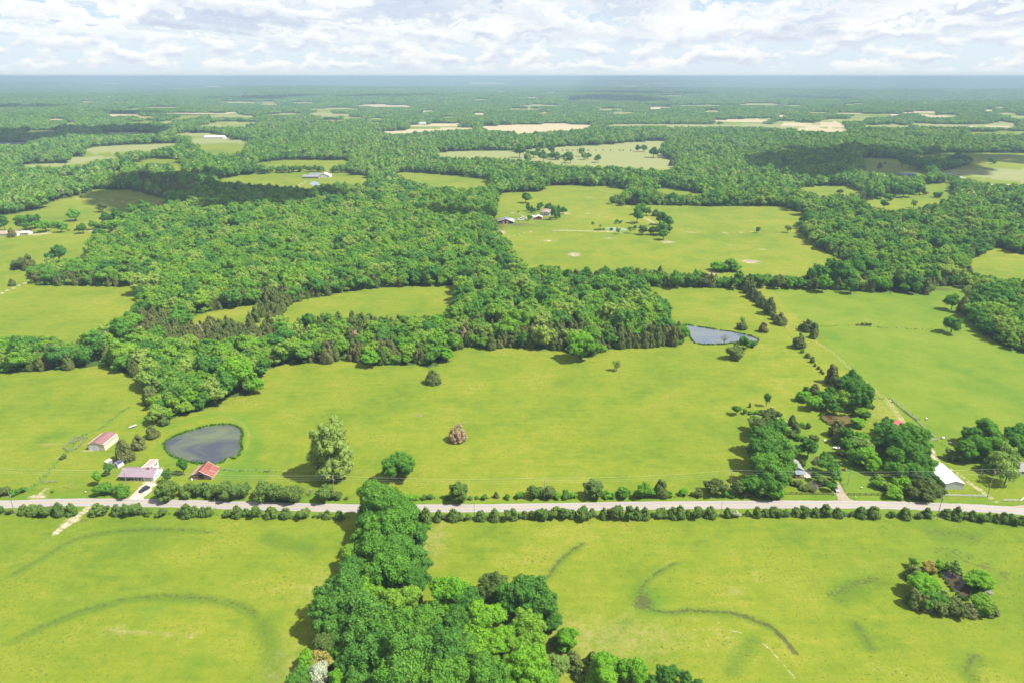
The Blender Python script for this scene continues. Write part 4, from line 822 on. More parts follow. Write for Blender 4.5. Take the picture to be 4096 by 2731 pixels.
put('in the far hedgerow', 'trees of the far hedgerow', 'E', [
 ('o',150,465,34),('d',195,455,26),('c',235,485,30),('d',300,480,30),('c',342,485,26),('d',385,475,32),('b',430,500,22),('d',470,475,32),('o',510,485,26),('d',552,475,33),('o',592,485,24),('k',632,495,20),('b',682,492,32),('C',717,475,20),('c',750,500,20),
 ('o',800,490,30),('o',868,492,34),('k',910,502,22),('c',948,502,22),('v',985,507,22),('v',1022,507,22),('o',1075,495,28),('k',1118,502,24),('o',1160,492,32),('v',1200,498,26),('k',1252,502,24),('b',1300,502,28),('o',1350,507,26),('k',1400,507,24),
 ('b',1452,508,34),('d',1432,462,40),('d',1492,445,38),('d',1545,462,42),('d',1592,450,38),('d',1622,420,40),('d',1655,440,42),('o',1580,520,28),('C',1638,505,22),('b',1702,505,32),('p',1790,482,36),('o',1742,520,26),('d',1850,492,44),('o',1820,530,24),('o',1900,512,28),('c',1912,545,16)])
put('along the foot of the square grove', 'trees along the foot of the square grove', 'E', [
 ('C',25,745,24),('C',68,745,22),('C',103,748,22),('C',140,745,22),('C',180,748,22),('C',218,750,24),('C',252,745,22),('c',430,740,26),('C',470,752,22),('C',510,750,24),('C',545,745,24),('C',585,750,20),('b',632,735,30),('o',668,752,22),('C',708,750,26),('C',748,745,26),('C',782,752,24),('C',320,700,18),('C',500,700,20),('C',200,705,18)])
put('along the foot of the belt above the big pasture', 'trees along the foot of the belt', 'F', [
 ('C',765,960,24),('o',840,950,34),('b',905,905,38),('d',985,925,30),('C',1042,935,30),('C',1075,930,26),('C',1165,930,26),('b',1240,950,42),('C',1300,932,28),('C',1340,925,28),('b',1410,900,36),('C',1462,925,22),('C',1482,945,20),('o',1530,930,45),('b',1585,935,32),('b',1115,905,34),('b',1105,820,36),
 ('C',1205,800,24),('C',1270,805,22),('o',1312,800,24),('C',1160,780,22),('C',1375,800,22),('o',1402,792,28),('k',1475,792,32),('b',1535,812,44),('C',1578,880,26),('C',1618,860,26),('C',1690,865,24),('C',1760,872,24),('b',1712,820,28),('o',1822,842,34),('d',955,790,36),('b',845,825,38),('o',1015,800,28),('C',1095,782,22),
 ('C',690,790,22),('C',712,762,22),('C',738,737,22),('C',766,712,22),('C',795,735,20),('C',818,712,22),('C',838,690,22),('C',858,668,20),('d',740,990,40),('b',640,1020,68),('o',560,1020,38),('b',700,1080,42),('o',330,1098,48),('y',235,895,42),('p',700,885,34),('o',440,1070,40),('y',520,960,34)])
# ------------------------------------------------------------------ the woods
def cand(r0, r1, sp, jit=.42, a=51):
    """jittered stand of stems between two distances"""
    x0 = r1 * math.sin(math.radians(a)); nx_, ny_ = int(2 * x0 / sp), int(r1 / (sp * .9))
    X, Y = np.meshgrid((np.arange(nx_) - nx_ / 2) * sp, np.arange(ny_) * sp * .9)
    X = X + (np.arange(ny_)[:, None] % 2) * sp * .5
    X = (X + RS.uniform(-jit, jit, X.shape) * sp).ravel(); Y = (Y + RS.uniform(-jit, jit, Y.shape) * sp).ravel()
    r = np.hypot(X, Y); k = (r >= r0) & (r < r1) & (np.abs(np.arctan2(X, Y)) < math.radians(a)); return X[k], Y[k]
def accept(X, Y, H, R):
    zg = terr(X, Y); ok = np.ones(len(X), bool)
    for dz_, dx_, dy_ in ((0, 0, 0), (.05, 0, -.45), (.45, .9, 0), (.45, -.9, 0), (.98, 0, 0), (.25, 0, 0), (.65, .6, 0), (.65, -.6, 0), (.82, 0, 0)):
        px, py, zc = project(X + dx_ * R, Y + dy_ * R, zg + dz_ * H); inside = look(M_OPEN, px, py); ok &= ~inside; ok &= py < 2731 * .7
    return ok
trees = []                                                   # x, y, R, H, cedar?, z
def zoneval(X, Y, H):
    px, py, zc = project(X, Y, terr(X, Y) + H * .4); return look(M_CED, px, py), px / 1.7415, py / 1.7415, zc
for r0, r1, sp in ((290, 1000, 8.8), (1000, 1700, 9.8), (1700, 2900, 11.2)):
    X, Y = cand(r0, r1, sp); cp, wx, wy, zc = zoneval(X, Y, 10)
    ced = RS.rand(len(X)) < cp
    Rr = np.where(ced, RS.uniform(2.4, 3.8, len(X)), (3.6 + 5.0 * RS.rand(len(X)) ** 1.25) * (sp / 8.8) ** .6); Hh = np.where(ced, Rr * RS.uniform(3.0, 4.2, len(X)), Rr * 2 * RS.uniform(.92, 1.2, len(X)))
    Hh = np.where(~ced, np.maximum(Hh, 9.5 + RS.uniform(0, 3, len(X))), Hh)
    ok = accept(X, Y, Hh, Rr)
    for T_ in zip(X[ok], Y[ok], Rr[ok], Hh[ok], ced[ok], terr(X[ok], Y[ok]), zc[ok], wx[ok], wy[ok]): trees.append(T_)
    # cedars stand closer: a second helping of them between the others
    X, Y = cand(r0, r1, sp * .62); cp, wx, wy, zc = zoneval(X, Y, 8); ced = RS.rand(len(X)) < np.where(cp > .3, cp * .62, 0)
    X, Y, zc, wx, wy = X[ced], Y[ced], zc[ced], wx[ced], wy[ced]; Rr = RS.uniform(2.1, 3.4, len(X)); Hh = Rr * RS.uniform(3.0, 4.2, len(X)); ok = accept(X, Y, Hh, Rr)
    for T_ in zip(X[ok], Y[ok], Rr[ok], Hh[ok], ced[ced][ok], terr(X[ok], Y[ok]), zc[ok], wx[ok], wy[ok]): trees.append(T_)
# smaller trees that fill the wood edges where no big crown had room
occ = set()
def cells(x, y, R):
    n = int(R // 3) + 1; i, j = int(x // 3), int(y // 3)
    for a in range(-n, n + 1):
        for b in range(-n, n + 1):
            if (a * 3) ** 2 + (b * 3) ** 2 <= (R * .95) ** 2: yield (i + a, j + b)
for t_ in trees:
    if t_[1] < 1250: occ.update(cells(t_[0], t_[1], t_[2]))
X, Y = cand(290, 1150, 5.2); R = RS.uniform(2.3, 4.2, len(X)); H = R * RS.uniform(1.9, 2.5, len(X)); ok = accept(X, Y, H, R) & (RS.rand(len(X)) < .85); cp, wx, wy, zc = zoneval(X, Y, 6); cdr = RS.rand(len(X)) < cp
for i in np.where(ok)[0]:
    if (int(X[i] // 3), int(Y[i] // 3)) in occ: continue
    occ.update(cells(X[i], Y[i], R[i] * .8)); trees.append((X[i], Y[i], R[i] * (.8 if cdr[i] else 1), H[i] * (1.2 if cdr[i] else 1), cdr[i], float(terr(X[i], Y[i])), zc[i], wx[i], wy[i]))
T = np.array([[float(q) for q in t_] for t_ in trees])
# keep clear of the trees already set one by one
SP_ = np.array(TREE_SPOTS)
near_i = np.where(T[:, 1] < 1300)[0]; drop = np.zeros(len(T), bool)
for sx_, sy_, sr_ in SP_:
    drop |= np.hypot(T[:, 0] - sx_, T[:, 1] - sy_) < (sr_ * .8)
T = T[~drop]
def wood_name(wx, wy):
    if wx < 640 and wy > 640: return 'the wood behind the round pond'
    if wy > 690 and wx < 1045: return 'the belt above the big pasture'
    if wy > 640 and wx < 1600: return 'the square grove'
    if 1190 < wx < 1860 and wy > 600: return 'the far hedgerow'
    if wx >= 1830: return 'the winding right-hand wood'
    return 'the great left-hand wood'
app = T[:, 2] / T[:, 6]; isc = T[:, 4] > .5
inv = (T[:, 7] > -20) & (T[:, 7] < 2372)
def choose(sel, n):
    i = np.where(sel & inv)[0]; return i[np.argsort(-app[i])][:n]
n_broad = sum(1 for o in COL.objects if o.get('category') == 'tree'); n_ced = sum(1 for o in COL.objects if o.get('category') == 'cedar')
pick_b = choose(~isc, max(0, 300 - n_broad)); pick_c = choose(isc, max(0, 300 - n_ced))
single = np.zeros(len(T), bool); singles = []
for i in list(pick_b) + list(pick_c):
    x, y, R, H, c, z, zc, wx, wy = T[i]; single[i] = True
    if c: kd = 'n' if rnd.random() < .10 else 'c'
    else: kd = rnd.choices('odybpk', (38, 18, 13, 13, 9, 9))[0]
    o = plant(kd, x, y, R, H, z=z); singles.append((wood_name(wx, wy), kd, wx, wy, o))
woods = {}
for w_, kd, wx, wy, o in singles: woods.setdefault((w_, kd), []).append((wy, wx, o))
RANKN = ['nearest', 'second', 'third', 'fourth', 'fifth', 'sixth', 'seventh', 'eighth', 'ninth', 'tenth', 'eleventh', 'twelfth']
for (w_, kd), L in woods.items():
    fam, mat, hw, name, colour, noun, cat = KIND[kd]; L.sort(key=lambda a: -a[0]); nr = max(1, math.ceil(len(L) / 14)); per = math.ceil(len(L) / nr)
    for k in range(nr):
        row_ = sorted(L[k * per:(k + 1) * per], key=lambda a: a[1])
        for i, (wy, wx, o) in enumerate(row_):
            rk = f', {RANKN[k]} rank' if nr > 1 else ''
            s = f'{ORD[i]} {colour} {noun} from the left{rk} of {w_}' if len(row_) > 1 else f'the one {colour} {noun} standing out{rk} of {w_}'
            tag(o, s, cat, 'trees of ' + w_)
print('singles', len(pick_b), len(pick_c), 'manual', n_broad, n_ced, 'rest', len(T) - single.sum())

hidden = {}
def stock(name, keys, mat):
    c = bpy.data.collections.new(name)
    for k in keys:
        for cm, tm in PROTO[k]:
            o = bpy.data.objects.new(name, cm); c.objects.link(o)
            o.material_slots[0].link = 'OBJECT'; o.material_slots[0].material = mat
    return c
proto('far', 5, trunk=False, kind='round', blobs=9, leaves=190, size=.21, core=ICO1, br=(.42, .62)); proto('farcone', 4, trunk=False, kind='cone', blobs=8, leaves=110, size=.18, core=ICO1, br=(.34, .54))
def clump_mesh(seed):
    r = np.random.RandomState(seed); Vs, Fs, As = [], [], []; nb = 0
    for i in range(7):
        cx, cy_ = r.uniform(-.38, .38, 2); rr = r.uniform(.15, .23); V_, F_, at, _ = crown(seed * 13 + i, 'round', 4, 34, .30, core=ICO1, br=(.5, .7))
        V_ = V_ * np.array([rr * 2, rr * 2, r.uniform(.75, 1.1)]) + np.array([cx, cy_, 0]); Vs.append(V_); Fs.append(F_ + nb); nb += len(V_); As.append(np.clip(at['v'] + r.uniform(-.25, .25), 0, 1))
    me = np_mesh('tree_clump', np.concatenate(Vs), np.concatenate(Fs), dict(v=np.concatenate(As))); me.materials.append(None); return me
PROTO['clump'] = [(clump_mesh(s), None) for s in range(5)]
def scatter(name, coll, pts, scl, rz, vi, label, cat='woodland'):
    me = bpy.data.meshes.new(name); me.vertices.add(len(pts)); me.vertices.foreach_set('co', np.ascontiguousarray(pts, np.float32).ravel())
    a = me.attributes.new('scl', 'FLOAT_VECTOR', 'POINT'); a.data.foreach_set('vector', np.ascontiguousarray(scl, np.float32).ravel())
    a = me.attributes.new('rz', 'FLOAT', 'POINT'); a.data.foreach_set('value', np.ascontiguousarray(rz, np.float32))
    a = me.attributes.new('vi', 'INT', 'POINT'); a.data.foreach_set('value', np.ascontiguousarray(vi, np.int32))
    o = link(name, me); ng = bpy.data.node_groups.new(name, 'GeometryNodeTree')
    ng.interface.new_socket('Geometry', in_out='INPUT', socket_type='NodeSocketGeometry'); ng.interface.new_socket('Geometry', in_out='OUTPUT', socket_type='NodeSocketGeometry')
    N, L = ng.nodes, ng.links; gi = N.new('NodeGroupInput'); go = N.new('NodeGroupOutput'); ci = N.new('GeometryNodeCollectionInfo'); ci.inputs['Collection'].default_value = coll
    ci.inputs['Separate Children'].default_value = True; ci.inputs['Reset Children'].default_value = True
    ip = N.new('GeometryNodeInstanceOnPoints'); ip.inputs['Pick Instance'].default_value = True
    def attr(n, ty):
        q = N.new('GeometryNodeInputNamedAttribute'); q.data_type = ty; q.inputs['Name'].default_value = n; return next(s for s in q.outputs if s.enabled and s.name == 'Attribute')
    cx = N.new('ShaderNodeCombineXYZ'); L.new(attr('rz', 'FLOAT'), cx.inputs[2])
    L.new(gi.outputs[0], ip.inputs['Points']); L.new(ci.outputs[0], ip.inputs['Instance']); L.new(attr('vi', 'INT'), ip.inputs['Instance Index'])
    L.new(cx.outputs[0], ip.inputs['Rotation']); L.new(attr('scl', 'FLOAT_VECTOR'), ip.inputs['Scale']); L.new(ip.outputs[0], go.inputs[0])
    md = o.modifiers.new('scatter', 'NODES'); md.node_group = ng; tag(o, label, cat, None, 'stuff'); return o
def scatter_trees(name, sel, keys, mat, label):
    c = stock(name + '_stock', keys, mat); n = sum(len(PROTO[k]) for k in keys); t_ = T[sel]
    scatter(name, c, t_[:, [0, 1, 5]], np.stack([t_[:, 2] * 2, t_[:, 2] * 2, t_[:, 3]], 1), RS.uniform(0, 6.28, len(t_)), RS.randint(0, n, len(t_)), label)
rest = ~single; rr_ = np.hypot(T[:, 0], T[:, 1])
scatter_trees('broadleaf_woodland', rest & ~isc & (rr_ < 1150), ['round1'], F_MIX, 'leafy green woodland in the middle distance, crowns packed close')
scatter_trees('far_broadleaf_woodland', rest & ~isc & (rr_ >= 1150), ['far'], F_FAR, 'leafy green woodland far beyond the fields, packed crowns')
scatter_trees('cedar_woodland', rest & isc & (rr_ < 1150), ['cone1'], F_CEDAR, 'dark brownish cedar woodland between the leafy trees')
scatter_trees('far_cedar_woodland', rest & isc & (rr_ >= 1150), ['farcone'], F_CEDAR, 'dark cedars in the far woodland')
CL = []
for r0, r1, sp in ((2900, 5200, 19), (5200, 11500, 30)):
    X, Y = cand(r0, r1, sp); sz = sp * RS.uniform(1.25, 1.65, len(X)); H = RS.uniform(10, 15.5, len(X)); ok = accept(X, Y, H, sz * .4)
    CL.append(np.stack([X[ok], Y[ok], terr(X[ok], Y[ok]) - .5, sz[ok], H[ok] * (1 if sp < 25 else 1.25)], 1))
CL = np.concatenate(CL); cc = bpy.data.collections.new('clump_stock')
for cm, _ in PROTO['clump']:
    o = bpy.data.objects.new('tree_clump', cm); cc.objects.link(o); o.material_slots[0].link = 'OBJECT'; o.material_slots[0].material = F_FAR
scatter('distant_woodland', cc, CL[:, :3], CL[:, [3, 3, 4]], RS.uniform(0, 6.28, len(CL)), RS.randint(0, 5, len(CL)), 'distant woodland fading blue towards the horizon')
print('woodland', len(T), 'clumps', len(CL))
F_TUSS = foliage('tussock_blades', [(.095, .155, .014), (.110, .165, .016)], trans=.3)
# low brambles at the foot of the wood edges
edge = T[(rr_ < 1150) & inv]
k = RS.rand(len(edge)) < .85; e = edge[k]; X = e[:, 0] + RS.uniform(-5, 5, len(e)); Y = e[:, 1] - RS.uniform(1, 6, len(e)); H = RS.uniform(2.2, 4.5, len(e)); R = H * .7
ok = accept(X, Y, H, R)
cb = stock('bramble_stock', ['bush1'], F_MIX); scatter('undergrowth', cb, np.stack([X[ok], Y[ok], terr(X[ok], Y[ok])], 1), np.stack([R[ok] * 2, R[ok] * 2, H[ok]], 1), RS.uniform(0, 6.28, ok.sum()), RS.randint(0, 6, ok.sum()), 'low green undergrowth along the foot of the woods', 'undergrowth')
# reeds and weeds along banks, fences and verges
def tufts(name, lines, n_per_m, spread, hgt, label, seed=3):
    r = np.random.RandomState(seed); P_ = []
    for ln in lines:
        for a, b in zip(ln, ln[1:]):
            L_ = math.hypot(b[0] - a[0], b[1] - a[1]); m_ = r.poisson(L_ * n_per_m); t = r.rand(m_, 1); P_.append(np.array(a) * (1 - t) + np.array(b) * t + r.normal(0, spread, (m_, 2)))
    P_ = np.concatenate(P_); n = len(P_); a = r.uniform(0, 6.28, n); h = r.uniform(.5, 1.3, n) * hgt; w_ = h * .45; c, s = np.cos(a), np.sin(a); z = terr(P_[:, 0], P_[:, 1])
    V_ = []; F_ = []
    for k, (da, tl) in enumerate(((0, .25), (1.05, -.2), (2.1, .15))):
        c, s = np.cos(a + da), np.sin(a + da)
        v = np.stack([np.stack([P_[:, 0] - c * w_, P_[:, 1] - s * w_, z], 1), np.stack([P_[:, 0] + c * w_, P_[:, 1] + s * w_, z], 1), np.stack([P_[:, 0] + c * w_ * .6 + s * h * tl, P_[:, 1] + s * w_ * .6 - c * h * tl, z + h], 1), np.stack([P_[:, 0] - c * w_ * .5 + s * h * tl, P_[:, 1] - s * w_ * .5 - c * h * tl, z + h * .8], 1)], 1).reshape(-1, 3)
        V_.append(v); F_.append(np.arange(n)[:, None] * 4 + np.array([0, 1, 2, 3]) + k * n * 4)
    o = link(name, np_mesh(name, np.concatenate(V_), np.concatenate(F_), dict(v=np.tile(np.repeat(r.rand(n), 4), 3)), F_GRASS)); tag(o, label, 'weeds', None, 'stuff')
def ring(p): return p + p[:1]
tufts('reeds', [ring(grow(POND1, .8)), ring(grow(POND2, .9)), ring(grow(POND3, .6)), ring(grow(POND4, .8))], 3.2, .35, .9, 'green reeds and rushes round the pond banks')
tufts('roadside_weeds', [GZ('a2', (0,895),(700,895),(1500,890),(2351,885)), GZ('a1', (1380,905),(2351,900)), GZ('a2', (0,1075),(2351,1060)), GZ('a1', (1600,1090),(2351,1085)), GZ('a3', (0,1055),(1000,1060),(1600,1070),(2000,1100)), GZ('a0', (0,1030),(700,1030)), GZ('a0', (850,1030),(2351,1060)), GZ('a1', (0,1065),(850,1075))], 1.4, .5, .55, 'rough weeds under the bushes along the road')
tufts('field_weeds', [GZ('a0', (250,830),(380,740),(460,640),(570,520),(750,330),(950,240),(1100,120),(1190,60)), GZ('b3', (1060,1340),(1250,1480),(1400,1568)), GZ('a3', (1550,365),(1640,440),(1680,490)), GZ('b3', (200,705),(780,695),(1100,716),(1850,748)), GZ('a0', (2020,640),(2351,650)), GZ('a1', (0,655),(350,655))], .7, .8, .5, 'rank grass along the wire fences')

def tussocks(n, label, seed, y0, y1, hgt, mat):
    r = np.random.RandomState(seed); X = r.uniform(-330, 330, n); Y = r.uniform(y0, y1, n); k = (np.abs(X) < Y * .95 + 40) & (.5 + .5 * np.sin(X * .11 + 2 * np.sin(Y * .07)) * np.cos(Y * .09 + X * .02) > r.rand(n) * .9)
    px, py, _ = project(X, Y, 0 * X); k &= look(M_OPEN, px, py)
    D_, _t = dist_line(X, Y, ROAD, 12); k &= D_ > 5
    for pl in (POND1, POND3, POND4): k &= ~inpoly(X, Y, grow(pl, 1))
    X, Y = X[k], Y[k]; n = len(X); h = hgt * r.uniform(.35, 1.2, n) ** 1.5; w_ = h * r.uniform(.8, 1.8, n); V_ = []; F_ = []
    for q in range(2):
        a = r.uniform(0, 3.14, n); c, s = np.cos(a), np.sin(a); t_ = r.uniform(-.5, .5, (n, 2)) * h[:, None]
        v = np.stack([np.stack([X - c * w_, Y - s * w_, 0 * h], 1), np.stack([X + c * w_, Y + s * w_, 0 * h], 1), np.stack([X + c * w_ * .5 + t_[:, 0], Y + s * w_ * .5 + t_[:, 1], h], 1), np.stack([X - c * w_ * .6 + t_[:, 0], Y - s * w_ * .6 + t_[:, 1], h * .7], 1)], 1).reshape(-1, 3)
        V_.append(v); F_.append(np.arange(n)[:, None] * 4 + np.array([0, 1, 2, 3]) + q * n * 4)
    o = link('grass_tussocks', np_mesh('grass_tussocks', np.concatenate(V_), np.concatenate(F_), dict(v=np.tile(np.repeat(r.rand(n), 4), 2)), mat)); tag(o, label, 'grass', None, 'stuff')
tussocks(30000, 'rank grass tufts dotting the near pastures below the road', 5, 120, 246, .15, F_TUSS)
# ------------------------------------------------------------------ buildings
WHITEM = simple('white_metal_siding', (.72, .69, .60), .5, .06, .8); CREAM = simple('cream_siding', (.66, .60, .47), .6, .06, .8); ROOFRED = simple('faded_red_metal', (.285, .135, .135), .45, .10, .5, spec=.6)
ROOFPUR = simple('mauve_metal', (.30, .225, .26), .42, .08, .5, spec=.6); GREYSID = simple('grey_siding', (.36, .34, .33), .7, .1, 1.0); STONE = simple('stone_skirt', (.24, .19, .17), .9, .3, 3.0)
GLASS = simple('dark_glass', (.03, .035, .045), .12, .1, 1.0, spec=.8); WPAINT = simple('white_paint', (.80, .79, .76), .55, .05, 2.0); DOORW = simple('door_white', (.76, .80, .80), .5, .05, 1.0); DOORG = simple('garage_grey', (.45, .48, .49), .5, .05, 1.0)
BRICK = simple('chimney_brick', (.33, .19, .14), .9, .25, 6.0); RUST = simple('rusty_red_metal', (.30, .095, .07), .6, .28, .7, stretch=(1, .4, 1)); RUSTP = simple('pale_rusty_metal', (.42, .27, .25), .6, .15, .7, stretch=(1, .4, 1)); BARNW = simple('barn_red_boards', (.33, .15, .115), .9, .25, 2.0, stretch=(4, 4, .4)); BARNP = simple('pale_and_lit_red', (.52, .30, .21), .9, .2, 1.5)
DARK = simple('dark_inside', (.012, .012, .016), .9, .2, 1.0); WROOF = simple('white_metal_roof', (.80, .80, .79), .4, .04, .5, spec=.5); PINK = simple('pink_membrane', (.50, .29, .25), .8, .12, .6)
GREYROOF = simple('grey_shingles', (.27, .26, .27), .9, .15, 1.5); TANROOF = simple('tan_roof', (.52, .45, .38), .8, .12, 1.0); SLATE = simple('slate_blue_roof', (.20, .23, .28), .6, .1, .8); REDM = simple('bright_red_paint', (.50, .06, .045), .55, .12, 1.0); PINKRED = simple('salmon_red_roof', (.62, .12, .11), .5, .1, .6)
WOODP = simple('brown_timber', (.085, .060, .045), .9, .2, 3.0); GREYW = simple('weathered_timber', (.27, .245, .215), .9, .2, 3.0); POLEW = simple('pole_timber', (.34, .29, .23), .9, .2, 3.0); STEEL = simple('galvanised_steel', (.45, .46, .47), .4, .1, 2.0, metal=.6)
BROWNR = simple('brown_shingles', (.33, .22, .19), .9, .12, 1.0)

def wall_gable_y(mb, W, L, h, hr, t=.12):
    """walls of a building whose gables face front and back"""
    mb.prism([(0, 0), (W, 0), (W, h), (W / 2, hr), (0, h)], 0, L); return mb
def slab_roof(name, pts, t, mat, parent, ribs=0, rib_mat=None):
    """pts: four corners, eave-left, eave-right, ridge-right, ridge-left"""
    o = MB().slab(*pts, t).build(name, mat, parent)
    if ribs:
        a, b, c, d = [Vector(p) for p in pts]; me = None
        for i in range(ribs + 1):
            f = i / ribs; p = a.lerp(b, f); q = d.lerp(c, f); n_ = (b - a).cross(d - a).normalized() * .03
            if n_.z < 0: n_ = -n_
            MB().bar(p + n_, q + n_, .035, 4).build('seam', rib_mat or mat, o)
    return o
def window(parent, x, z, w_, h_, y=-.0, axis='y', mat=GLASS, frame=WPAINT):
    if axis == 'y':
        f = MB().box(x - .06, x + w_ + .06, y - .05, y - .003, z - .06, z + h_ + .06).build('window', frame, parent); MB().box(x, x + w_, y - .075, y - .052, z, z + h_).build('pane', mat, f)
    else:
        f = MB().box(y + .003, y + .05, x - .06, x + w_ + .06, z - .06, z + h_ + .06).build('window', frame, parent); MB().box(y + .052, y + .075, x, x + w_, z, z + h_).build('pane', mat, f)
def place_front(pl, pr):
    """thing frame from two sighted front corners: origin left, x along the front; returns x, y, angle, width"""
    a, b = G(pl), G(pr); return a[0], a[1], math.atan2(b[1] - a[1], b[0] - a[0]), math.hypot(b[0] - a[0], b[1] - a[1])

# the cream workshop
x, y, rz, W = place_front((354.6, 1799), (422.6, 1800.5)); L, h, hr = 11.5, 3.5, 4.6; rz -= .04
s = thing('workshop', (x, y, 0), rz, 'cream metal workshop with a faded red roof and two white garage doors', 'workshop')
wall_gable_y(MB(), W, L, h, hr).build('wall', CREAM, s)
slab_roof('roof', [(-.25, -.2, h - .08), (-.25, L + .2, h - .08), (W / 2, L + .2, hr + .08), (W / 2, -.2, hr + .08)], .08, ROOFRED, s, 8)
slab_roof('roof', [(W + .25, -.2, h - .08), (W + .25, L + .2, h - .08), (W / 2, L + .2, hr + .08), (W / 2, -.2, hr + .08)], .08, ROOFRED, s, 8)
for dx in (.55, 3.35):
    d = MB().box(dx, dx + 2.4, -.05, -.003, .02, 2.75).build('garage_door', DOORW, s)
    for k in range(4): MB().box(dx + .02, dx + 2.38, -.075, -.052, .06 + k * .68, .68 + k * .68).build('panel', DOORW, d)
MB().box(6.4, 7.3, -.05, -.003, .02, 2.1).build('door', simple('cream_door', (.60, .57, .50), .6, .05, 1), s)
# the house
x, y, rz, W = place_front((477.7, 1920.5), (617.2, 1923.9)); L, h, hr = 8.4, 2.5, 4.5
s = thing('house', (x, y, 0), rz, 'low house with a mauve metal roof, white porch posts and a grey garage door', 'house')
MB().prismx([(0, 0), (L, 0), (L, h), (L / 2, hr), (0, h)], W * .62, W).build('wall', WPAINT, s)
MB().prismx([(.9, 0), (L, 0), (L, h), (L / 2, hr - .12), (.9, h)], 0, W * .62 - .004).build('wall', GREYSID, s)
MB().box(-.06, W * .42, .80, .895, 0, .8).build('stone_skirt', STONE, s)
MB().box(W * .625, W * .70, -.05, -.003, 0, h).build('brick_panel', STONE, s)
slab_roof('roof', [(-.5, -.35, h - .16), (W + .25, -.35, h - .16), (W + .25, L / 2, hr + .1), (.9, L / 2, hr + .1)], .1, ROOFPUR, s, 22)
slab_roof('roof', [(-.5, L + .35, h - .16), (W + .25, L + .35, h - .16), (W + .25, L / 2, hr + .1), (.9, L / 2, hr + .1)], .1, ROOFPUR, s)
MB().bar((.9, L / 2, hr + .13), (W + .25, L / 2, hr + .13), .07, 5).build('ridge_cap', ROOFPUR, s)
MB().slab((W + .22, -.35, h - .1), (W + .40, -.35, h - .1), (W + .40, L / 2, hr + .16), (W + .22, L / 2, hr + .16), .16).build('barge_board', WPAINT, s)
MB().slab((W + .22, L + .35, h - .1), (W + .40, L + .35, h - .1), (W + .40, L / 2, hr + .16), (W + .22, L / 2, hr + .16), .16).build('barge_board', WPAINT, s)
for wx in (1.0, 1.8, 2.6): window(s, wx, .95, .65, 1.1, .9)
for wx in (5.6, 6.4): window(s, wx, .95, .65, 1.1, .9)
window(s, 9.2, .6, 1.1, 1.4, .9)
for wy in (2.2, 5.2): window(s, wy, .9, .5, 1.0, W, 'x')
for px_ in (7.4, 9.2, 11.0): MB().box(px_, px_ + .16, -.16, 0, 0, h - .1).build('porch_post', WPAINT, s)
MB().box(7.4, 11.2, -.14, -.04, h - .30, h - .12).build('porch_beam', WPAINT, s)
MB().box(W * .28, W * .62 - .01, -.1, .78, .0, .10).build('porch_floor', simple('concrete', (.5, .42, .34), .9, .15, 1), s)
d = MB().box(W - 4.2, W - 1.2, -.05, -.003, .02, 2.2).build('garage_door', DOORG, s)
for k in range(4): MB().box(W - 4.17, W - 1.23, -.075, -.052, .06 + k * .54, .54 + k * .54).build('panel', DOORG, d)
cx = W * .735; c_ = MB().box(cx, cx + .9, L * .42, L * .42 + .7, 2.8, 5.6).build('chimney', BRICK, s); MB().box(cx - .06, cx + .96, L * .42 - .06, L * .42 + .76, 5.6, 5.72).build('chimney_cap', WPAINT, c_)
ax0, ax1 = W * .50, W * .74
MB().box(ax0 + .25, ax1 - .2, L - .4, L + 4.6, 0, 3.35).build('wall', WPAINT, s)
slab_roof('annex_roof', [(ax0, L * .62, 4.05), (ax1, L * .62, 4.05), (ax1, L + 5, 3.75), (ax0, L + 5, 3.75)], .18, PINK, s)
for q in ((ax0, ax0 + .2), (ax1 - .2, ax1)): MB().slab((q[0], L * .6, 4.16), (q[1], L * .6, 4.16), (q[1], L + 5.02, 3.86), (q[0], L + 5.02, 3.86), .3).build('fascia', WPAINT, s)
MB().box(ax0, ax1, L + 4.85, L + 5.06, 3.5, 3.87).build('fascia', WPAINT, s)
for wy in (L + 1.2, L + 2.6): window(s, wy, 2.2, .9, 1.0, ax1 - .2, 'x')
# red barn
x, y, rz, W = place_front((766, 1915), (848.8, 1915)); L = 8.2
s = thing('barn', (x, y, 0), rz - .05, 'small weathered red barn with a rusty roof, open doorway and lean-tos on both sides', 'barn')
a, b = W * .24, W * .73; m_ = (a + b) / 2
body = MB(); body.prism([(0, 0), (a, 0), (a, 3.0), (0, 2.2)], 0, L); body.build('wall', BARNW, s)
body = MB(); body.prism([(b, 0), (W, 0), (W, 1.9), (b, 3.0)], 0, L); body.build('wall', BARNW, s)
body = MB(); body.prism([(a, 0), (W * .38, 0), (W * .38, 2.9), (W * .62, 2.9), (W * .62, 0), (b, 0), (b, 3.2), (m_, 4.7), (a, 3.2)], .02, .22); body.build('wall', BARNW, s)
MB().prism([(a + .01, 0), (b - .01, 0), (b - .01, 3.18), (m_, 4.66), (a + .01, 3.18)], L - .2, L - .01).build('wall', BARNW, s)
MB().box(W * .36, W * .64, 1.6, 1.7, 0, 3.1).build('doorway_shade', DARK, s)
slab_roof('roof', [(a - .3, -.5, 3.12), (a - .3, L + .3, 3.12), (m_, L + .3, 4.85), (m_, -.5, 4.85)], .08, RUST, s, 9)
slab_roof('roof', [(b + .3, -.5, 3.12), (b + .3, L + .3, 3.12), (m_, L + .3, 4.85), (m_, -.5, 4.85)], .08, RUST, s, 9)
slab_roof('lean_to_roof', [(-.3, -.3, 2.2), (-.3, L + .1, 2.2), (a + .1, L + .1, 3.05), (a + .1, -.3, 3.05)], .08, RUSTP, s, 7)
slab_roof('lean_to_roof', [(W + .3, -.3, 1.85), (W + .3, L + .1, 1.85), (b - .1, L + .1, 3.02), (b - .1, -.3, 3.02)], .08, RUST, s, 7)
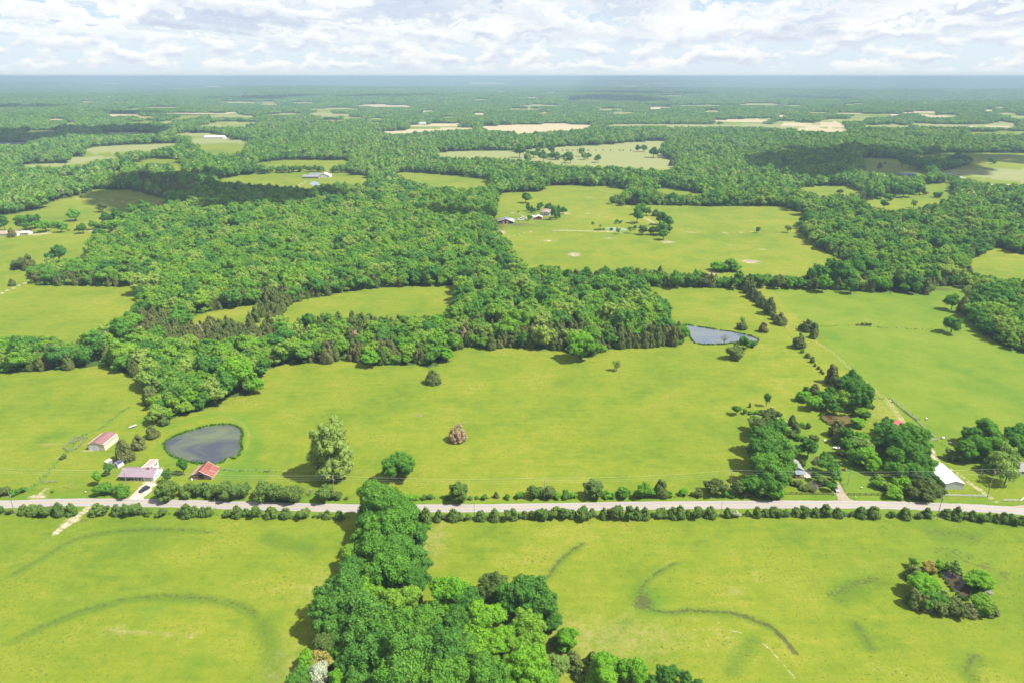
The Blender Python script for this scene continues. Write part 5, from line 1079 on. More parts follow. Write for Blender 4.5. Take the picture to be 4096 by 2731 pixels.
for p_, q_ in (((b - .05, -.3, 3.1), (b - .05, L + .1, 3.1)), ((b, L * .45, 3.05), (W + .3, L * .45, 1.95)), ((m_, L + .25, 4.92), (b + .3, L + .25, 3.2)), ((b + .2, L + .05, 3.05), (W + .3, L + .05, 1.95)), ((m_, -.5, 4.92), (b + .3, -.5, 3.2)), ((a - .3, -.5, 3.2), (m_, -.5, 4.92)), ((b + .2, -.3, 3.05), (W + .3, -.3, 1.95)), ((-.3, -.3, 2.28), (a, -.3, 3.1))): MB().bar(p_, q_, .07, 4).build('flashing', WPAINT, s)

for i in range(11):
    bx = .12 + i * (a - .2) / 10
    if i < 10: MB().box(bx, bx + .14, -.03, -.003, .02, 2.15 + bx * .3).build('board', BARNP if i % 3 else BARNW, s)
for i in range(10):
    bx = b + .08 + i * (W - b - .2) / 10; MB().box(bx, bx + .15, -.03, -.003, .02, 2.8 - (bx - b) * .42).build('board', BARNW if i % 3 else BARNP, s)
MB().box(W + .003, W + .04, .02, L - .02, .02, 1.8).build('lit_side_boards', BARNP, s)  # right wall coloured paler to stand for the sun on it
tk = thing('water_tank', (x + .55, y - .9, 0), 0, 'small white round tank at the left corner of the red barn', 'tank'); mb = MB(); mb.bar((0, 0, 0), (0, 0, .8), .42, 14); mb.bar((0, 0, .8), (0, 0, 1.0), .42, 14, .15); mb.build('tank_body', WPAINT, tk); MB().bar((0, 0, 1.0), (0, 0, 1.1), .14, 10).build('lid', WPAINT, tk)
# garden shed with a white rounded end
x, y, rz, W = place_front((457, 1868), (478, 1868))
s = thing('garden_shed', (x, y, 0), -.35, 'little dark-roofed shed with a white rounded gable behind the house', 'shed'); W = 2.6
prof = [(0, 0), (W, 0), (W, 1.9), (W * .88, 2.7), (W * .5, 3.15), (W * .12, 2.7), (0, 1.9)]
MB().prism(prof, 0, 3.6).build('wall', WPAINT, s)
for q in range(2, 6):
    p1, p2 = prof[q], prof[(q + 1)]; e = 1.06
    f = lambda p: ((p[0] - W / 2) * e + W / 2, p[1] * 1.02 + .02)
    MB().slab((f(p1)[0], .12, f(p1)[1]), (f(p1)[0], 3.7, f(p1)[1]), (f(p2)[0], 3.7, f(p2)[1]), (f(p2)[0], .12, f(p2)[1]), .05).build('roof', simple('navy_roof', (.07, .07, .14), .6, .1, 1), s)
MB().box(W * .42, W * .60, -.04, -.003, .3, 2.4).build('door', DARK, s)
s = thing('lean_shed', (G((422, 1862))[0], G((422, 1862))[1], 0), -.3, 'pale little lean-to half hidden by the round garden tree', 'shed'); MB().prism([(0, 0), (1.5, 0), (1.5, 2.0), (0, 2.5)], 0, 3.0).build('wall', GREYSID, s); MB().slab((-.15, -.15, 2.62), (1.65, -.15, 2.1), (1.65, 3.15, 2.1), (-.15, 3.15, 2.62), .08).build('roof', TANROOF, s)
# low flat feed trough beyond the workshop
g = G(Z('a0', 1190, 262)); s = thing('flat_trailer', (g[0], g[1], 0), .9, 'low grey flat trailer lying in the grass beyond the workshop', 'trailer')
MB().box(0, 4.2, 0, 1.5, .45, .62).build('deck', simple('pale_board', (.5, .45, .45), .8, .12, 2, stretch=(.4, 4, 1)), s); MB().box(0, 4.2, -.06, 0, .3, .66).build('side_rail', GREYW, s)
for q in (1.6, 2.6): mb = MB(); mb.bar((q, -.22, .3), (q, -.07, .3), .3, 12); mb.build('wheel', DARK, s); mb = MB(); mb.bar((q, 1.52, .3), (q, 1.67, .3), .3, 12); mb.build('wheel', DARK, s)
# the white metal building on the right
x, y, rz, W = place_front((3779, 1955.3), (3853, 1956.3)); h, hr = 3.1, 4.5; br_ = G((3796, 1869.5), h); dx, dy = br_[0] - (x + W * math.cos(rz)), br_[1] - (y + W * math.sin(rz)); L = math.hypot(dx, dy); print('white building', W, L, math.degrees(math.atan2(dy, dx)))
L = 17.5
s = thing('white_building', (x, y, 0), rz + .02, 'long plain metal building with a bright white roof behind the white fence', 'farm building')
wall_gable_y(MB(), W, L, h, hr).build('wall', simple('light_grey_metal', (.62, .62, .62), .5, .05, .8), s)
slab_roof('roof', [(-.3, -.25, h - .1), (-.3, L + .2, h - .1), (W / 2, L + .2, hr + .08), (W / 2, -.25, hr + .08)], .1, WROOF, s, 14)
slab_roof('roof', [(W + .3, -.25, h - .1), (W + .3, L + .2, h - .1), (W / 2, L + .2, hr + .08), (W / 2, -.25, hr + .08)], .1, WROOF, s, 14)
for i in range(12): MB().box(.2 + i * (W - .5) / 11, .26 + i * (W - .5) / 11, -.03, -.003, .05, h - .05).build('rib', simple('light_grey_metal', (.62, .62, .62)), s)
# red-roofed shed behind the dark grove
g = G(Z('a3', 1130, 250)); s = thing('red_roofed_shed', (g[0], g[1], 0), -.55, 'shed with a bright salmon-red hipped roof behind the dark grove', 'shed')
MB().box(.3, 5.7, .3, 5.2, 0, 2.3).build('wall', GREYSID, s)
A_1 = [(0, 0, 2.3), (6, 0, 2.3), (6, 5.5, 2.3), (0, 5.5, 2.3)]; r1, r2 = (2.0, 2.75, 3.9), (4.0, 2.75, 3.9)
for p_ in ((A_1[0], A_1[1], r2, r1), (A_1[2], A_1[3], r1, r2)): MB().slab(*p_, .08).build('roof', PINKRED, s)
for p_ in ((A_1[1], A_1[2], r2), (A_1[3], A_1[0], r1)): MB().poly(p_).build('hip_roof', PINKRED, s)
# grey house half hidden among the yard trees
x, y, rz, W = place_front((3150, 1912), (3221, 1912.5))
s = thing('grey_house', (x, y, 0), rz, 'grey clapboard house with shingled roofs half hidden by yard trees', 'house')
MB().prism([(0, 0), (W, 0), (W, 2.9), (W / 2, 4.9), (0, 2.9)], 3.0, 12).build('wall', GREYSID, s)
slab_roof('roof', [(-.4, 2.7, 2.75), (-.4, 12.3, 2.75), (W / 2, 12.3, 5.05), (W / 2, 2.7, 5.05)], .12, GREYROOF, s); slab_roof('roof', [(W + .4, 2.7, 2.75), (W + .4, 12.3, 2.75), (W / 2, 12.3, 5.05), (W / 2, 2.7, 5.05)], .12, GREYROOF, s)
slab_roof('porch_roof', [(W * .45, 0, 2.2), (W + .2, 0, 2.2), (W + .2, 2.95, 2.85), (W * .45, 2.95, 2.85)], .1, SLATE, s)
for q in (W * .47, W * .73, W + .02): MB().box(q, q + .12, .15, .27, 0, 2.15).build('porch_post', WPAINT, s)
MB().box(W * .45, W + .2, .1, .2, 0, .75).build('porch_wall', BRICK, s)
window(s, W * .6, 1.0, .9, 1.2, 3.0); window(s, W * .15, 1.0, .9, 1.2, 3.0); MB().box(W * .42, W * .54, 2.94, 2.997, 0, 2.1).build('door', WPAINT, s); window(s, 6.0, 1.0, .9, 1.2, W, 'x')
for i in range(9): MB().box(.02, W - .02, 2.965, 2.995, .3 + i * .28, .34 + i * .28).build('clapboard', GREYSID, s)
# tan roofed shed
x, y, rz, W = place_front((3263.5, 1861), (3286, 1861)); s = thing('tan_shed', (x, y, 0), 0, 'small tan-roofed shed between the round yard trees', 'shed'); W = 2.9
MB().prism([(0, 0), (W, 0), (W, 1.9), (W / 2, 3.3), (0, 1.9)], 0, 3.4).build('wall', TANROOF, s)
slab_roof('roof', [(-.2, .15, 1.8), (-.2, 3.6, 1.8), (W / 2, 3.6, 3.42), (W / 2, .15, 3.42)], .07, BROWNR, s); slab_roof('roof', [(W + .2, .15, 1.8), (W + .2, 3.6, 1.8), (W / 2, 3.6, 3.42), (W / 2, .15, 3.42)], .07, BROWNR, s); MB().box(W * .35, W * .65, -.04, -.003, 0, 1.8).build('door', WPAINT, s)
# grape arbour of dead vines in front of the house
g = G(Z('a3', 375, 815)); s = thing('vine_arbour', (g[0], g[1], 0), 0, 'brown tangle of bare vines on an arbour before the grey house', 'arbour'); r_ = random.Random(5); mb = MB()
for i in range(150):
    x0, y0 = r_.uniform(0, 5.5), r_.uniform(0, 3.2); mb.bar((x0, y0, r_.uniform(0, 1)), (x0 + r_.uniform(-.6, .6), y0 + r_.uniform(-.5, .5), r_.uniform(1.4, 2.6)), .035, 3)
mb.build('vine', simple('dead_vine', (.22, .17, .13), .95, .3, 3), s)
for q in (0, 1.8, 3.6, 5.4): MB().bar((q, 0, 0), (q, 0, 2.2), .06, 5).build('post', GREYW, s)
MB().bar((0, 0, 2.2), (5.4, 0, 2.2), .05, 5).build('beam', GREYW, s)
# house at the right edge
g = G(Z('a3', 2300, 690)); s = thing('edge_house', (g[0], g[1], 0), 0, 'low grey-roofed house cut off by the right picture edge', 'house'); MB().prismx([(0, 0), (8, 0), (8, 2.6), (4, 4.0), (0, 2.6)], 0, 16).build('wall', WPAINT, s)
slab_roof('roof', [(-.4, -.4, 2.5), (16.4, -.4, 2.5), (16.4, 4, 4.15), (-.4, 4, 4.15)], .1, GREYROOF, s); slab_roof('roof', [(-.4, 8.4, 2.5), (16.4, 8.4, 2.5), (16.4, 4, 4.15), (-.4, 4, 4.15)], .1, GREYROOF, s)
for q in (1.2, 4.5, 8.0): window(s, q, .9, 1.1, 1.1, 0)

# far farm with the white barn
x, y, rz, W = place_front((1990, 895.5), (2055, 895.5))
s = thing('long_barn', (x, y, 0), rz, 'wide white-roofed red barn with open side bays in the muddy yard', 'barn'); W = 21.0; a, b = W * .24, W * .74; L = 17
MB().prism([(a, 0), (b, 0), (b, 4.0), (W * .5, 6.0), (a, 4.0)], 0, L).build('wall', REDM, s)
for q0, q1 in ((-.3, a), (b, W + .3)):
    for px_ in np.linspace(q0, q1, 3): MB().bar((px_, .1, 0), (px_, .1, 2.8), .12, 5).build('post', WPAINT, s)
MB().box(.3, a - .02, 6, 6.2, 0, 2.6).build('bay_shade_back', DARK, s); MB().box(b + .02, W - .3, 6, 6.2, 0, 2.6).build('bay_shade_back', DARK, s)  # near-black backs put the open bays' shade into the colour
slab_roof('roof', [(-.8, -.8, 2.6), (-.8, L, 2.6), (W * .5, L, 6.4), (W * .5, -.8, 6.4)], .15, WROOF, s); slab_roof('roof', [(W + .8, -.8, 2.6), (W + .8, L, 2.6), (W * .5, L, 6.4), (W * .5, -.8, 6.4)], .15, WROOF, s)
MB().box(W * .34, W * .44, -.06, -.004, 0, 3.2).build('barn_door', WPAINT, s); MB().box(W * .56, W * .66, -.06, -.004, 0, 3.2).build('barn_door', WPAINT, s); MB().box(W * .44, W * .56, -.05, -.004, 0, 3.1).build('doorway', DARK, s); MB().box(-.3, a, -.05, .05, .6, 1.2).build('rail', WPAINT, s)  # doorway is a dark panel on the solid wall, inner shade as colour
x, y, rz, W = place_front(Z('c2', 217, 1100), Z('c2', 276, 1102)); W = 8.6
s = thing('red_shed', (x, y, 0), 0, 'small bright red shed with a white roof in front of the far house', 'shed'); MB().prism([(0, 0), (W, 0), (W, 3.4), (W / 2, 5.0), (0, 3.4)], 0, 9).build('wall', REDM, s)
slab_roof('roof', [(-.8, -.8, 3.1), (-.8, 9.5, 3.1), (W / 2, 9.5, 5.3), (W / 2, -.8, 5.3)], .15, WROOF, s); slab_roof('roof', [(W + .8, -.8, 3.1), (W + .8, 9.5, 3.1), (W / 2, 9.5, 5.3), (W / 2, -.8, 5.3)], .15, WROOF, s)
for q in (0, W - .3): MB().box(q, q + .3, -.06, -.004, 0, 3.3).build('corner_board', WPAINT, s)
g = G(Z('c2', 194, 1090)); s = thing('storage_tank', (g[0], g[1], 0), 0, 'plump white storage tank beside the far red shed', 'tank'); mb = MB(); mb.bar((0, 0, 0), (0, 0, 3.4), 2.1, 16); mb.bar((0, 0, 3.4), (0, 0, 4.3), 2.1, 16, .7); mb.build('tank_body', WPAINT, s); MB().bar((0, 0, 4.3), (0, 0, 4.6), .6, 10).build('hatch', STEEL, s)
x, y = G(Z('c2', 268, 1062)); s = thing('hipped_house', (x, y, 0), -.12, 'white far farmhouse with brown hipped roofs among dark poplars', 'house'); W = 14.0
MB().box(0, W, 0, 10, 0, 5.2).build('wall', WPAINT, s); MB().box(3.5, 11.5, -3.2, -.003, 0, 4.6).build('wall', WPAINT, s)
e = [(-.7, -.7, 5.2), (W + .7, -.7, 5.2), (W + .7, 10.7, 5.2), (-.7, 10.7, 5.2)]; r1, r2 = (5, 5, 8.8), (W - 5, 5, 8.8)
for p_ in ((e[0], e[1], r2, r1), (e[2], e[3], r1, r2)): MB().slab(*p_, .15).build('roof', BROWNR, s)
for p_ in ((e[1], e[2], r2), (e[3], e[0], r1)): MB().poly(p_).build('hip_roof', BROWNR, s)
MB().prism([(3.0, 4.6), (12.0, 4.6), (7.5, 6.8)], -3.7, 1.5).build('gable_roof', TANROOF, s)
for q in (4.4, 6.6, 9.2): window(s, q, 1.2, 1.2, 1.8, -3.2)
for q in (4.4, 9.2): window(s, q, 3.4, 1.1, .9, -3.2)

def small_house(c, px, py, W, L, h, hr, rz, wall, roof, label, cat='house', along=True, name='far_house', nwin=3):
    p = Z(c, px, py); x, y = G(p)
    for _ in range(4): z = ground_z(x, y); x, y = G(p, z)
    s = thing(name, (x, y, z - .3), rz, label, cat)
    if along:
        MB().prismx([(0, 0), (L, 0), (L, h), (L / 2, hr), (0, h)], 0, W).build('wall', wall, s)
        for q in ((-.5, L / 2), (L + .5, L / 2)): slab_roof('roof', [(-.5, q[0], h - .15), (W + .5, q[0], h - .15), (W + .5, q[1], hr + .2), (-.5, q[1], hr + .2)], .14, roof, s)
    else:
        MB().prism([(0, 0), (W, 0), (W, h), (W / 2, hr), (0, h)], 0, L).build('wall', wall, s)
        for q in ((-.5, W / 2), (W + .5, W / 2)): slab_roof('roof', [(q[0], -.5, h - .15), (q[0], L + .5, h - .15), (q[1], L + .5, hr + .2), (q[1], -.5, hr + .2)], .14, roof, s)
    for i in range(nwin): window(s, W * (i + .5) / nwin - .6, 1.1, 1.2, 1.3, 0)
    return s
small_house('c0', -40, 1250, 26, 11, 3.2, 5.4, 0, WPAINT, simple('salmon_shingles', (.50, .30, .24), .9, .1, 1), 'white house with a salmon roof cut off by the left picture edge')
small_house('c0', 92, 1243, 22, 9, 3.0, 4.6, .05, WPAINT, TANROOF, 'long pale garage beside the salmon-roofed house at the left edge', 'garage')
small_house('c0', 1358, 1052, 21, 11, 3.2, 5.8, .45, BRICK, SLATE, 'house with a blue-grey roof at the edge of the great wood')
small_house('c0', 1305, 632, 34, 16, 3.6, 6.5, .1, WPAINT, WROOF, 'white-roofed farmhouse below the far left pasture')
small_house('c0', 1478, 505, 42, 18, 4, 8, .1, CREAM, TANROOF, 'tan-roofed house in the far line of trees')
small_house('c0', 1620, 473, 42, 18, 4, 8, 0, WPAINT, simple('lilac_grey_roof', (.42, .38, .42), .8, .1, 1), 'lilac-grey roofed house right of the tan-roofed one')
small_house('c0', 1875, 358, 60, 24, 5, 9, 0, WPAINT, WROOF, 'very long white-roofed barn in the highest left pasture', 'barn')
small_house('c0', 1845, 688, 24, 12, 3.5, 6, 0, BRICK, TANROOF, 'brown house above the notch in the dark cedars')
small_house('c0', 1790, 712, 22, 12, 3.5, 6, 0, WPAINT, WROOF, 'pale shed above the notch in the dark cedars', 'shed')
small_house('c1', 572, 716, 22, 16, 4.2, 8.5, 0, WPAINT, WROOF, 'bright white gabled house beside the pale pond', along=False)
small_house('c1', 430, 722, 30, 12, 3.5, 6.5, 0, GREYSID, GREYROOF, 'grey-roofed house left of the white gabled one')
small_house('c1', 490, 712, 22, 12, 3.5, 7.0, .1, GREYSID, SLATE, 'dark blue-roofed house touching the white gabled one')
small_house('c2', 1268, 94, 60, 25, 6, 9, 0, TANROOF, TANROOF, 'long tan building far out in the wooded plain', 'farm building')
small_house('c3', 1130, 158, 60, 28, 7, 11, 0, WPAINT, TANROOF, 'broad white house in the far right woods')
small_house('c3', 1880, 190, 50, 24, 6, 10, 0, WPAINT, TANROOF, 'pale house left in the far right clearing')
small_house('c3', 1990, 190, 60, 24, 6, 10, 0, WPAINT, TANROOF, 'pale house right in the far right clearing')
small_house('c1', 1400, 122, 34, 24, 7, 12, 0, WPAINT, WROOF, 'white house high in the far middle woods', along=False)
small_house('c1', 1468, 124, 44, 24, 6, 9, 0, WPAINT, WROOF, 'white barn right of the far middle white house', 'barn')
for i, (px, w_) in enumerate(((1310, 34), (1350, 26), (1440, 50), (1490, 30))): small_house('c1', px, 236 - (i > 1) * 8, w_, 18, 5, 8, 0, WPAINT, WROOF, ['leftmost of four white farm buildings on the tan fields', 'second of four white farm buildings on the tan fields', 'longest of four white farm buildings on the tan fields', 'rightmost of four white farm buildings on the tan fields'][i], 'farm building')
small_house('c3', 1225, 702, 28, 14, 3.5, 6, 0, GREYSID, SLATE, 'grey house behind the trees beside the far lane'); small_house('c3', 1500, 738, 18, 10, 3.2, 5, 0, CREAM, TANROOF, 'little cream house below the far lane')
small_house('b3', 1845, 505, 7, 5, 2.4, 3.6, .2, simple('turquoise_boards', (.20, .42, .45), .7, .1, 1), simple('white_rusty_roof', (.6, .5, .47), .6, .2, 1), 'turquoise shack with a whitish roof at the foot of the right wood', 'shed', nwin=1)
small_house('b0', 1515, 40, 12, 8, 3, 4.5, 0, GREYSID, simple('lilac_roof', (.5, .46, .52), .6, .1, 1), 'lilac roof peeping out of the great wood, the left one', 'shed'); small_house('b0', 1592, 40, 9, 7, 3, 4.5, 0, GREYSID, simple('lilac_roof', (.5, .46, .52), .6, .1, 1), 'lilac roof peeping out of the great wood, the right one', 'shed')
def tower(code, px, py, hgt, r_, label, silo=False):
    p = Z(code, px, py); x, y = G(p)
    for _ in range(4): z = ground_z(x, y); x, y = G(p, z)
    s = thing('silo' if silo else 'water_tower', (x, y, z), 0, label, 'silo' if silo else 'water tower'); mb = MB()
    if silo: mb.bar((0, 0, 0), (0, 0, hgt), r_, 14); mb.build('shaft', WPAINT, s); MB().bar((0, 0, hgt), (0, 0, hgt * 1.12), r_, 14, r_ * .3).build('dome', STEEL, s)
    else:
        for k in range(5): a_ = k * 1.2566; MB().bar((math.cos(a_) * r_ * 1.2, math.sin(a_) * r_ * 1.2, 0), (math.cos(a_) * r_ * .7, math.sin(a_) * r_ * .7, hgt * .75), r_ * .12, 5).build('leg', WPAINT, s)
        mb.bar((0, 0, hgt * .72), (0, 0, hgt * .80), r_ * .5, 14, r_ * 1.3); mb.bar((0, 0, hgt * .80), (0, 0, hgt * .92), r_ * 1.3, 14); mb.bar((0, 0, hgt * .92), (0, 0, hgt), r_ * 1.3, 14, r_ * .3); mb.build('tank', WPAINT, s)
tower('W', 2227, 209, 62, 12, 'pale water tower on the far right ridge'); tower('W', 213, 182, 90, 14, 'white water tower on the far left horizon'); tower('W', 561, 224.5, 48, 14, 'white silo standing in the far left woods', True)

# ------------------------------------------------------------------ fences
def rail_fence(name, pts, bay, mat, label, rails=(.45, .8, 1.15), ph=1.35, pw=.075, rh=.07, group=None):
    x0, y0 = pts[0]; s = thing(name, (x0, y0, 0), 0, label, 'fence', group)
    for a, b in zip(pts, pts[1:]):
        L_ = math.hypot(b[0] - a[0], b[1] - a[1]); n = max(1, round(L_ / bay)); rz = math.atan2(b[1] - a[1], b[0] - a[0])
        pm = MB().box(-pw, pw, -pw, pw, 0, ph).mesh('post', mat); rm = MB().box(0, L_ / n, -.03, .03, -rh, rh).mesh('rail', mat)
        for i in range(n + 1):
            o = link('post', pm, None, s); o.location = (a[0] - x0 + (b[0] - a[0]) * i / n, a[1] - y0 + (b[1] - a[1]) * i / n, 0); o.rotation_euler.z = rz
            if i < n:
                for z in rails: q = link('rail', rm, None, s); q.location = o.location + Vector((-math.sin(rz) * -.11, -math.cos(rz) * .11, z)); q.rotation_euler.z = rz
    return s
def wire_fence(name, pts, bay, label, ph=1.3, pr=.07, mat=GREYW, wires=(.35, .7, 1.05)):
    x0, y0 = pts[0]; s = thing(name, (x0, y0, ground_z(x0, y0)), 0, label, 'fence'); pm = MB().bar((0, 0, 0), (0, 0, ph), pr, 6).mesh('post', mat); mb = MB()
    for a, b in zip(pts, pts[1:]):
        L_ = math.hypot(b[0] - a[0], b[1] - a[1]); n = max(1, round(L_ / bay))
        for i in range(n + 1):
            o = link('post', pm, None, s); f = i / n; o.location = (a[0] - x0 + (b[0] - a[0]) * f + rnd.uniform(-.1, .1), a[1] - y0 + (b[1] - a[1]) * f + rnd.uniform(-.1, .1), 0); o.rotation_euler = (rnd.uniform(-.06, .06), rnd.uniform(-.06, .06), 0)
        for z in wires: mb.bar((a[0] - x0, a[1] - y0, z), (b[0] - x0, b[1] - y0, z), .012, 3)
    o = mb.build('wire', STEEL, s); return s
rail_fence('board_fence', GZ('a3', (1605,880),(2000,888)), 2.44, WPAINT, 'long white board fence before the white metal building', rh=.085)
rail_fence('board_fence', GZ('a3', (2158,925),(2315,930),(2345,905),(2420,915)), 2.44, WPAINT, 'short white board fence with an angled end at the right picture edge', rh=.085)
rail_fence('board_fence', GZ('a3', (160,862),(605,866)), 2.6, WOODP, 'dark brown board fence before the grey house', rh=.06, rails=(.35, .75, 1.12))
rail_fence('board_fence', GZ('a3', (733,870),(1060,872)), 2.6, WOODP, 'dark brown board fence right of the brown gravel drive', rh=.06, rails=(.35, .75, 1.12))
rail_fence('board_fence', GZ('a3', (728,868),(650,715)), 3.4, simple('tan_timber', (.42, .34, .24), .9, .15, 2), 'tan rail fence running up beside the brown gravel drive', rh=.1, rails=(.7,), ph=1.0)
rail_fence('board_fence', GZ('b3', (1135,1370),(1200,1425),(1270,1490),(1372,1568)) + GZ('a3', (1250,100),(1340,165),(1405,225),(1460,285),(1545,352)), 2.6, simple('silvery_timber', (.52, .50, .47), .9, .15, 2), 'long silvery board fence running down the edge of the right field', rh=.075)
rail_fence('gate', GZ('a3', (1495,368),(1547,368)), 1.8, WPAINT, 'white wooden gate at the bend of the farm track', rails=(.3, .6, .9, 1.2), rh=.07)
pen = GZ('a0', (580,447),(690,350),(805,350),(705,450),(630,470),(580,447)); rail_fence('stock_pen', pen, 2.2, GREYW, 'weathered grey timber stock pen left of the workshop', rh=.09, rails=(.5, 1.0), ph=1.4, pw=.11); rail_fence('pen_partition', GZ('a0', (645,398),(770,352)), 2.2, GREYW, 'inner partition rails of the grey stock pen', rh=.09, rails=(.5, 1.0), ph=1.4)
rail_fence('rail', GZ('a0', (2020,637),(2200,660)), 3.0, GREYW, 'low pale rail behind the right wall of the red barn', rails=(.7,), ph=.9, rh=.06)
rail_fence('field_gate', GZ('a0', (388,760),(525,752)), 3.8, STEEL, 'grey steel field gate above the pale gravel apron', rails=(.3, .6, .9, 1.2), rh=.03)
rail_fence('rail', GZ('b3', (975,1372),(1060,1370)), 2.4, simple('reddish_timber', (.30, .18, .14), .9, .15, 2), 'reddish timber rail beside the upper farm track', rails=(.5, 1.0), rh=.07)
wire_fence('wire_fence', GZ('a0', (250,830),(380,740),(460,640),(570,520),(700,455)), 4.5, 'old wire fence climbing left of the stock pen'); wire_fence('wire_fence', GZ('a0', (805,345),(950,250),(1100,120),(1190,60)), 4.5, 'old wire fence above the workshop')
wire_fence('wire_fence', GZ('b3', (200,708),(780,692),(1100,713),(1500,728),(1850,748)), 6, 'wire fence crossing the right fields at the bramble heap', wires=()); wire_fence('wire_fence', GZ('a3', (1550,372),(1640,445),(1690,500),(1760,570)), 4, 'wire fence below the white gate', mat=WOODP)
wire_fence('wire_fence', GZ('a0', (2010,640),(2351,650)) + GZ('a1', (350,655),(1000,655)), 5.5, 'wire fence between the poplar and the red barn'); wire_fence('wire_fence', GZ('b2', (2351,560)) + GZ('b3', (150,720),(220,810),(285,900),(360,960),(430,1050),(510,1130)), 5, 'wire fence down the diagonal cedar row')
wire_fence('wire_fence', GZ('a0', (-30,1040),(800,1045)), 5, 'wire fence at the foot of the left bush row'); wire_fence('wire_fence', GZ('a1', (1650,1098),(2351,1092)) + GZ('a2', (700,1078),(2351,1068)) + GZ('a3', (1000,1070),(2351,1125)), 5, 'wire fence at the foot of the long bush row')

# ------------------------------------------------------------------ poles and wires
def pole(base, top, label, arm=True, lamp=False, mat=POLEW, r_=.17, transformer=False, group='utility poles'):
    x, y = G(base); px, py, _ = project(x, y, 0); H = 6.0
    for _ in range(40):
        qx, qy, _ = project(x, y, H); H += (qy - top[1]) * .03
        if abs(qy - top[1]) < .2: break
    s = thing('utility_pole', (x, y, 0), 0, label, 'utility pole', group); MB().bar((0, 0, 0), (0, 0, H), r_, 8, r_ * .65).build('shaft', mat, s)
    if arm:
        MB().box(-.06, .06, -1.2, 1.2, H - .75, H - .60).build('cross_arm', POLEW, s)
        for yy in (-1.1, 0, 1.1): MB().bar((0, yy, H - .6 if yy else H), (0, yy, H - .3 if yy else H + .3), .06, 6).build('insulator', WPAINT, s)
    if transformer: MB().bar((.32, 0, H - 2.6), (.32, 0, H - 1.6), .28, 10).build('transformer', STEEL, s)
    if lamp: MB().bar((0, 0, H - .2), (1.0, 0, H + .1), .04, 5).build('lamp_arm', STEEL, s); MB().box(.8, 1.4, -.15, .15, H - .02, H + .16).build('lamp_head', STEEL, s)
    return (x, y, H)
A = Z
P0_ = pole(A('a0', 1185, 855), A('a0', 1155, 640), 'utility pole before the purple-roofed house')
P1_ = pole(A('a1', 725, 905), A('a1', 705, 695), 'utility pole before the tall pale poplar', transformer=True)
P2_ = pole(A('a2', 298, 905), A('a2', 295, 715), 'utility pole in the bushes below the big pasture')
P3_ = pole(A('a2', 1996, 850), A('a2', 2008, 645), 'utility pole by the bushes left of the tall stand')
P4_ = pole(A('a3', 730, 777), A('a3', 745, 620), 'utility pole on the fenced lawn right of the brown drive', arm=False, r_=.15)
P5_ = pole(A('a3', 2013, 888), A('a3', 2055, 635), 'utility pole at the right end of the white fence', transformer=True)
P6_ = pole(A('a3', 1936, 742), A('a3', 1946, 615), 'thin pole in the shade behind the white building', arm=False, r_=.12)
pole(A('a0', 137, 1035), A('a0', 100, 840), 'utility pole at the far left of the lower bush row', arm=False, transformer=True); pole(A('a0', 1985, 995), A('a0', 1975, 897), 'slim post on the road edge above the lower bush row', arm=False, r_=.09); pole(A('a1', 2005, 1072), A('a1', 2004, 930), 'slim dark pole just right of the near wood', arm=False, r_=.09, mat=WOODP)
pole(A('a2', 1914, 1062), A('a2', 1919, 920), 'slim dark pole in the middle of the lower bush row', arm=False, r_=.09, mat=WOODP); pole(A('a3', 1556, 1068), A('a3', 1577, 868), 'utility pole with a white transformer below the white fence', arm=False, transformer=True); pole(A('a0', 638, 808), A('a0', 630, 714), 'yard pole with a lamp left of the purple-roofed house', arm=False, lamp=True, r_=.14)
pole(A('a0', 1640, 692), A('a0', 1607, 648), 'short white pole beside the garden tree', arm=False, r_=.07, mat=WPAINT)
def spans(name, chain, dys, dz_, sag, label):
    mb = MB()
    for a, b in zip(chain, chain[1:]):
        for dy, z_ in zip(dys, dz_):
            pts = []
            for i in range(13):
                f = i / 12; pts.append((a[0] + (b[0] - a[0]) * f, a[1] + (b[1] - a[1]) * f + dy, (a[2] + (b[2] - a[2]) * f) + z_ - sag * 4 * f * (1 - f)))
            mb.path(pts, .012, 3)
    tag(mb.build(name, simple('aluminium_wire', (.55, .55, .52), .4, .05, 1), None), label, 'power lines')
left_end = (P0_[0] - 90, P0_[1] + 4, P0_[2]); right_end = (P5_[0] + 70, P5_[1] - 4, P5_[2])
P3b = (P3_[0] + 62, (P3_[1] + P5_[1]) / 2 + 1, P3_[2])
spans('power_line', [left_end, P0_, P1_, P2_, P3_, P5_, right_end], (-1.1, 0, 1.1, 0), (-.3, .3, -.3, -2.0), 1.3, 'four thin power lines strung along the north side of the road')

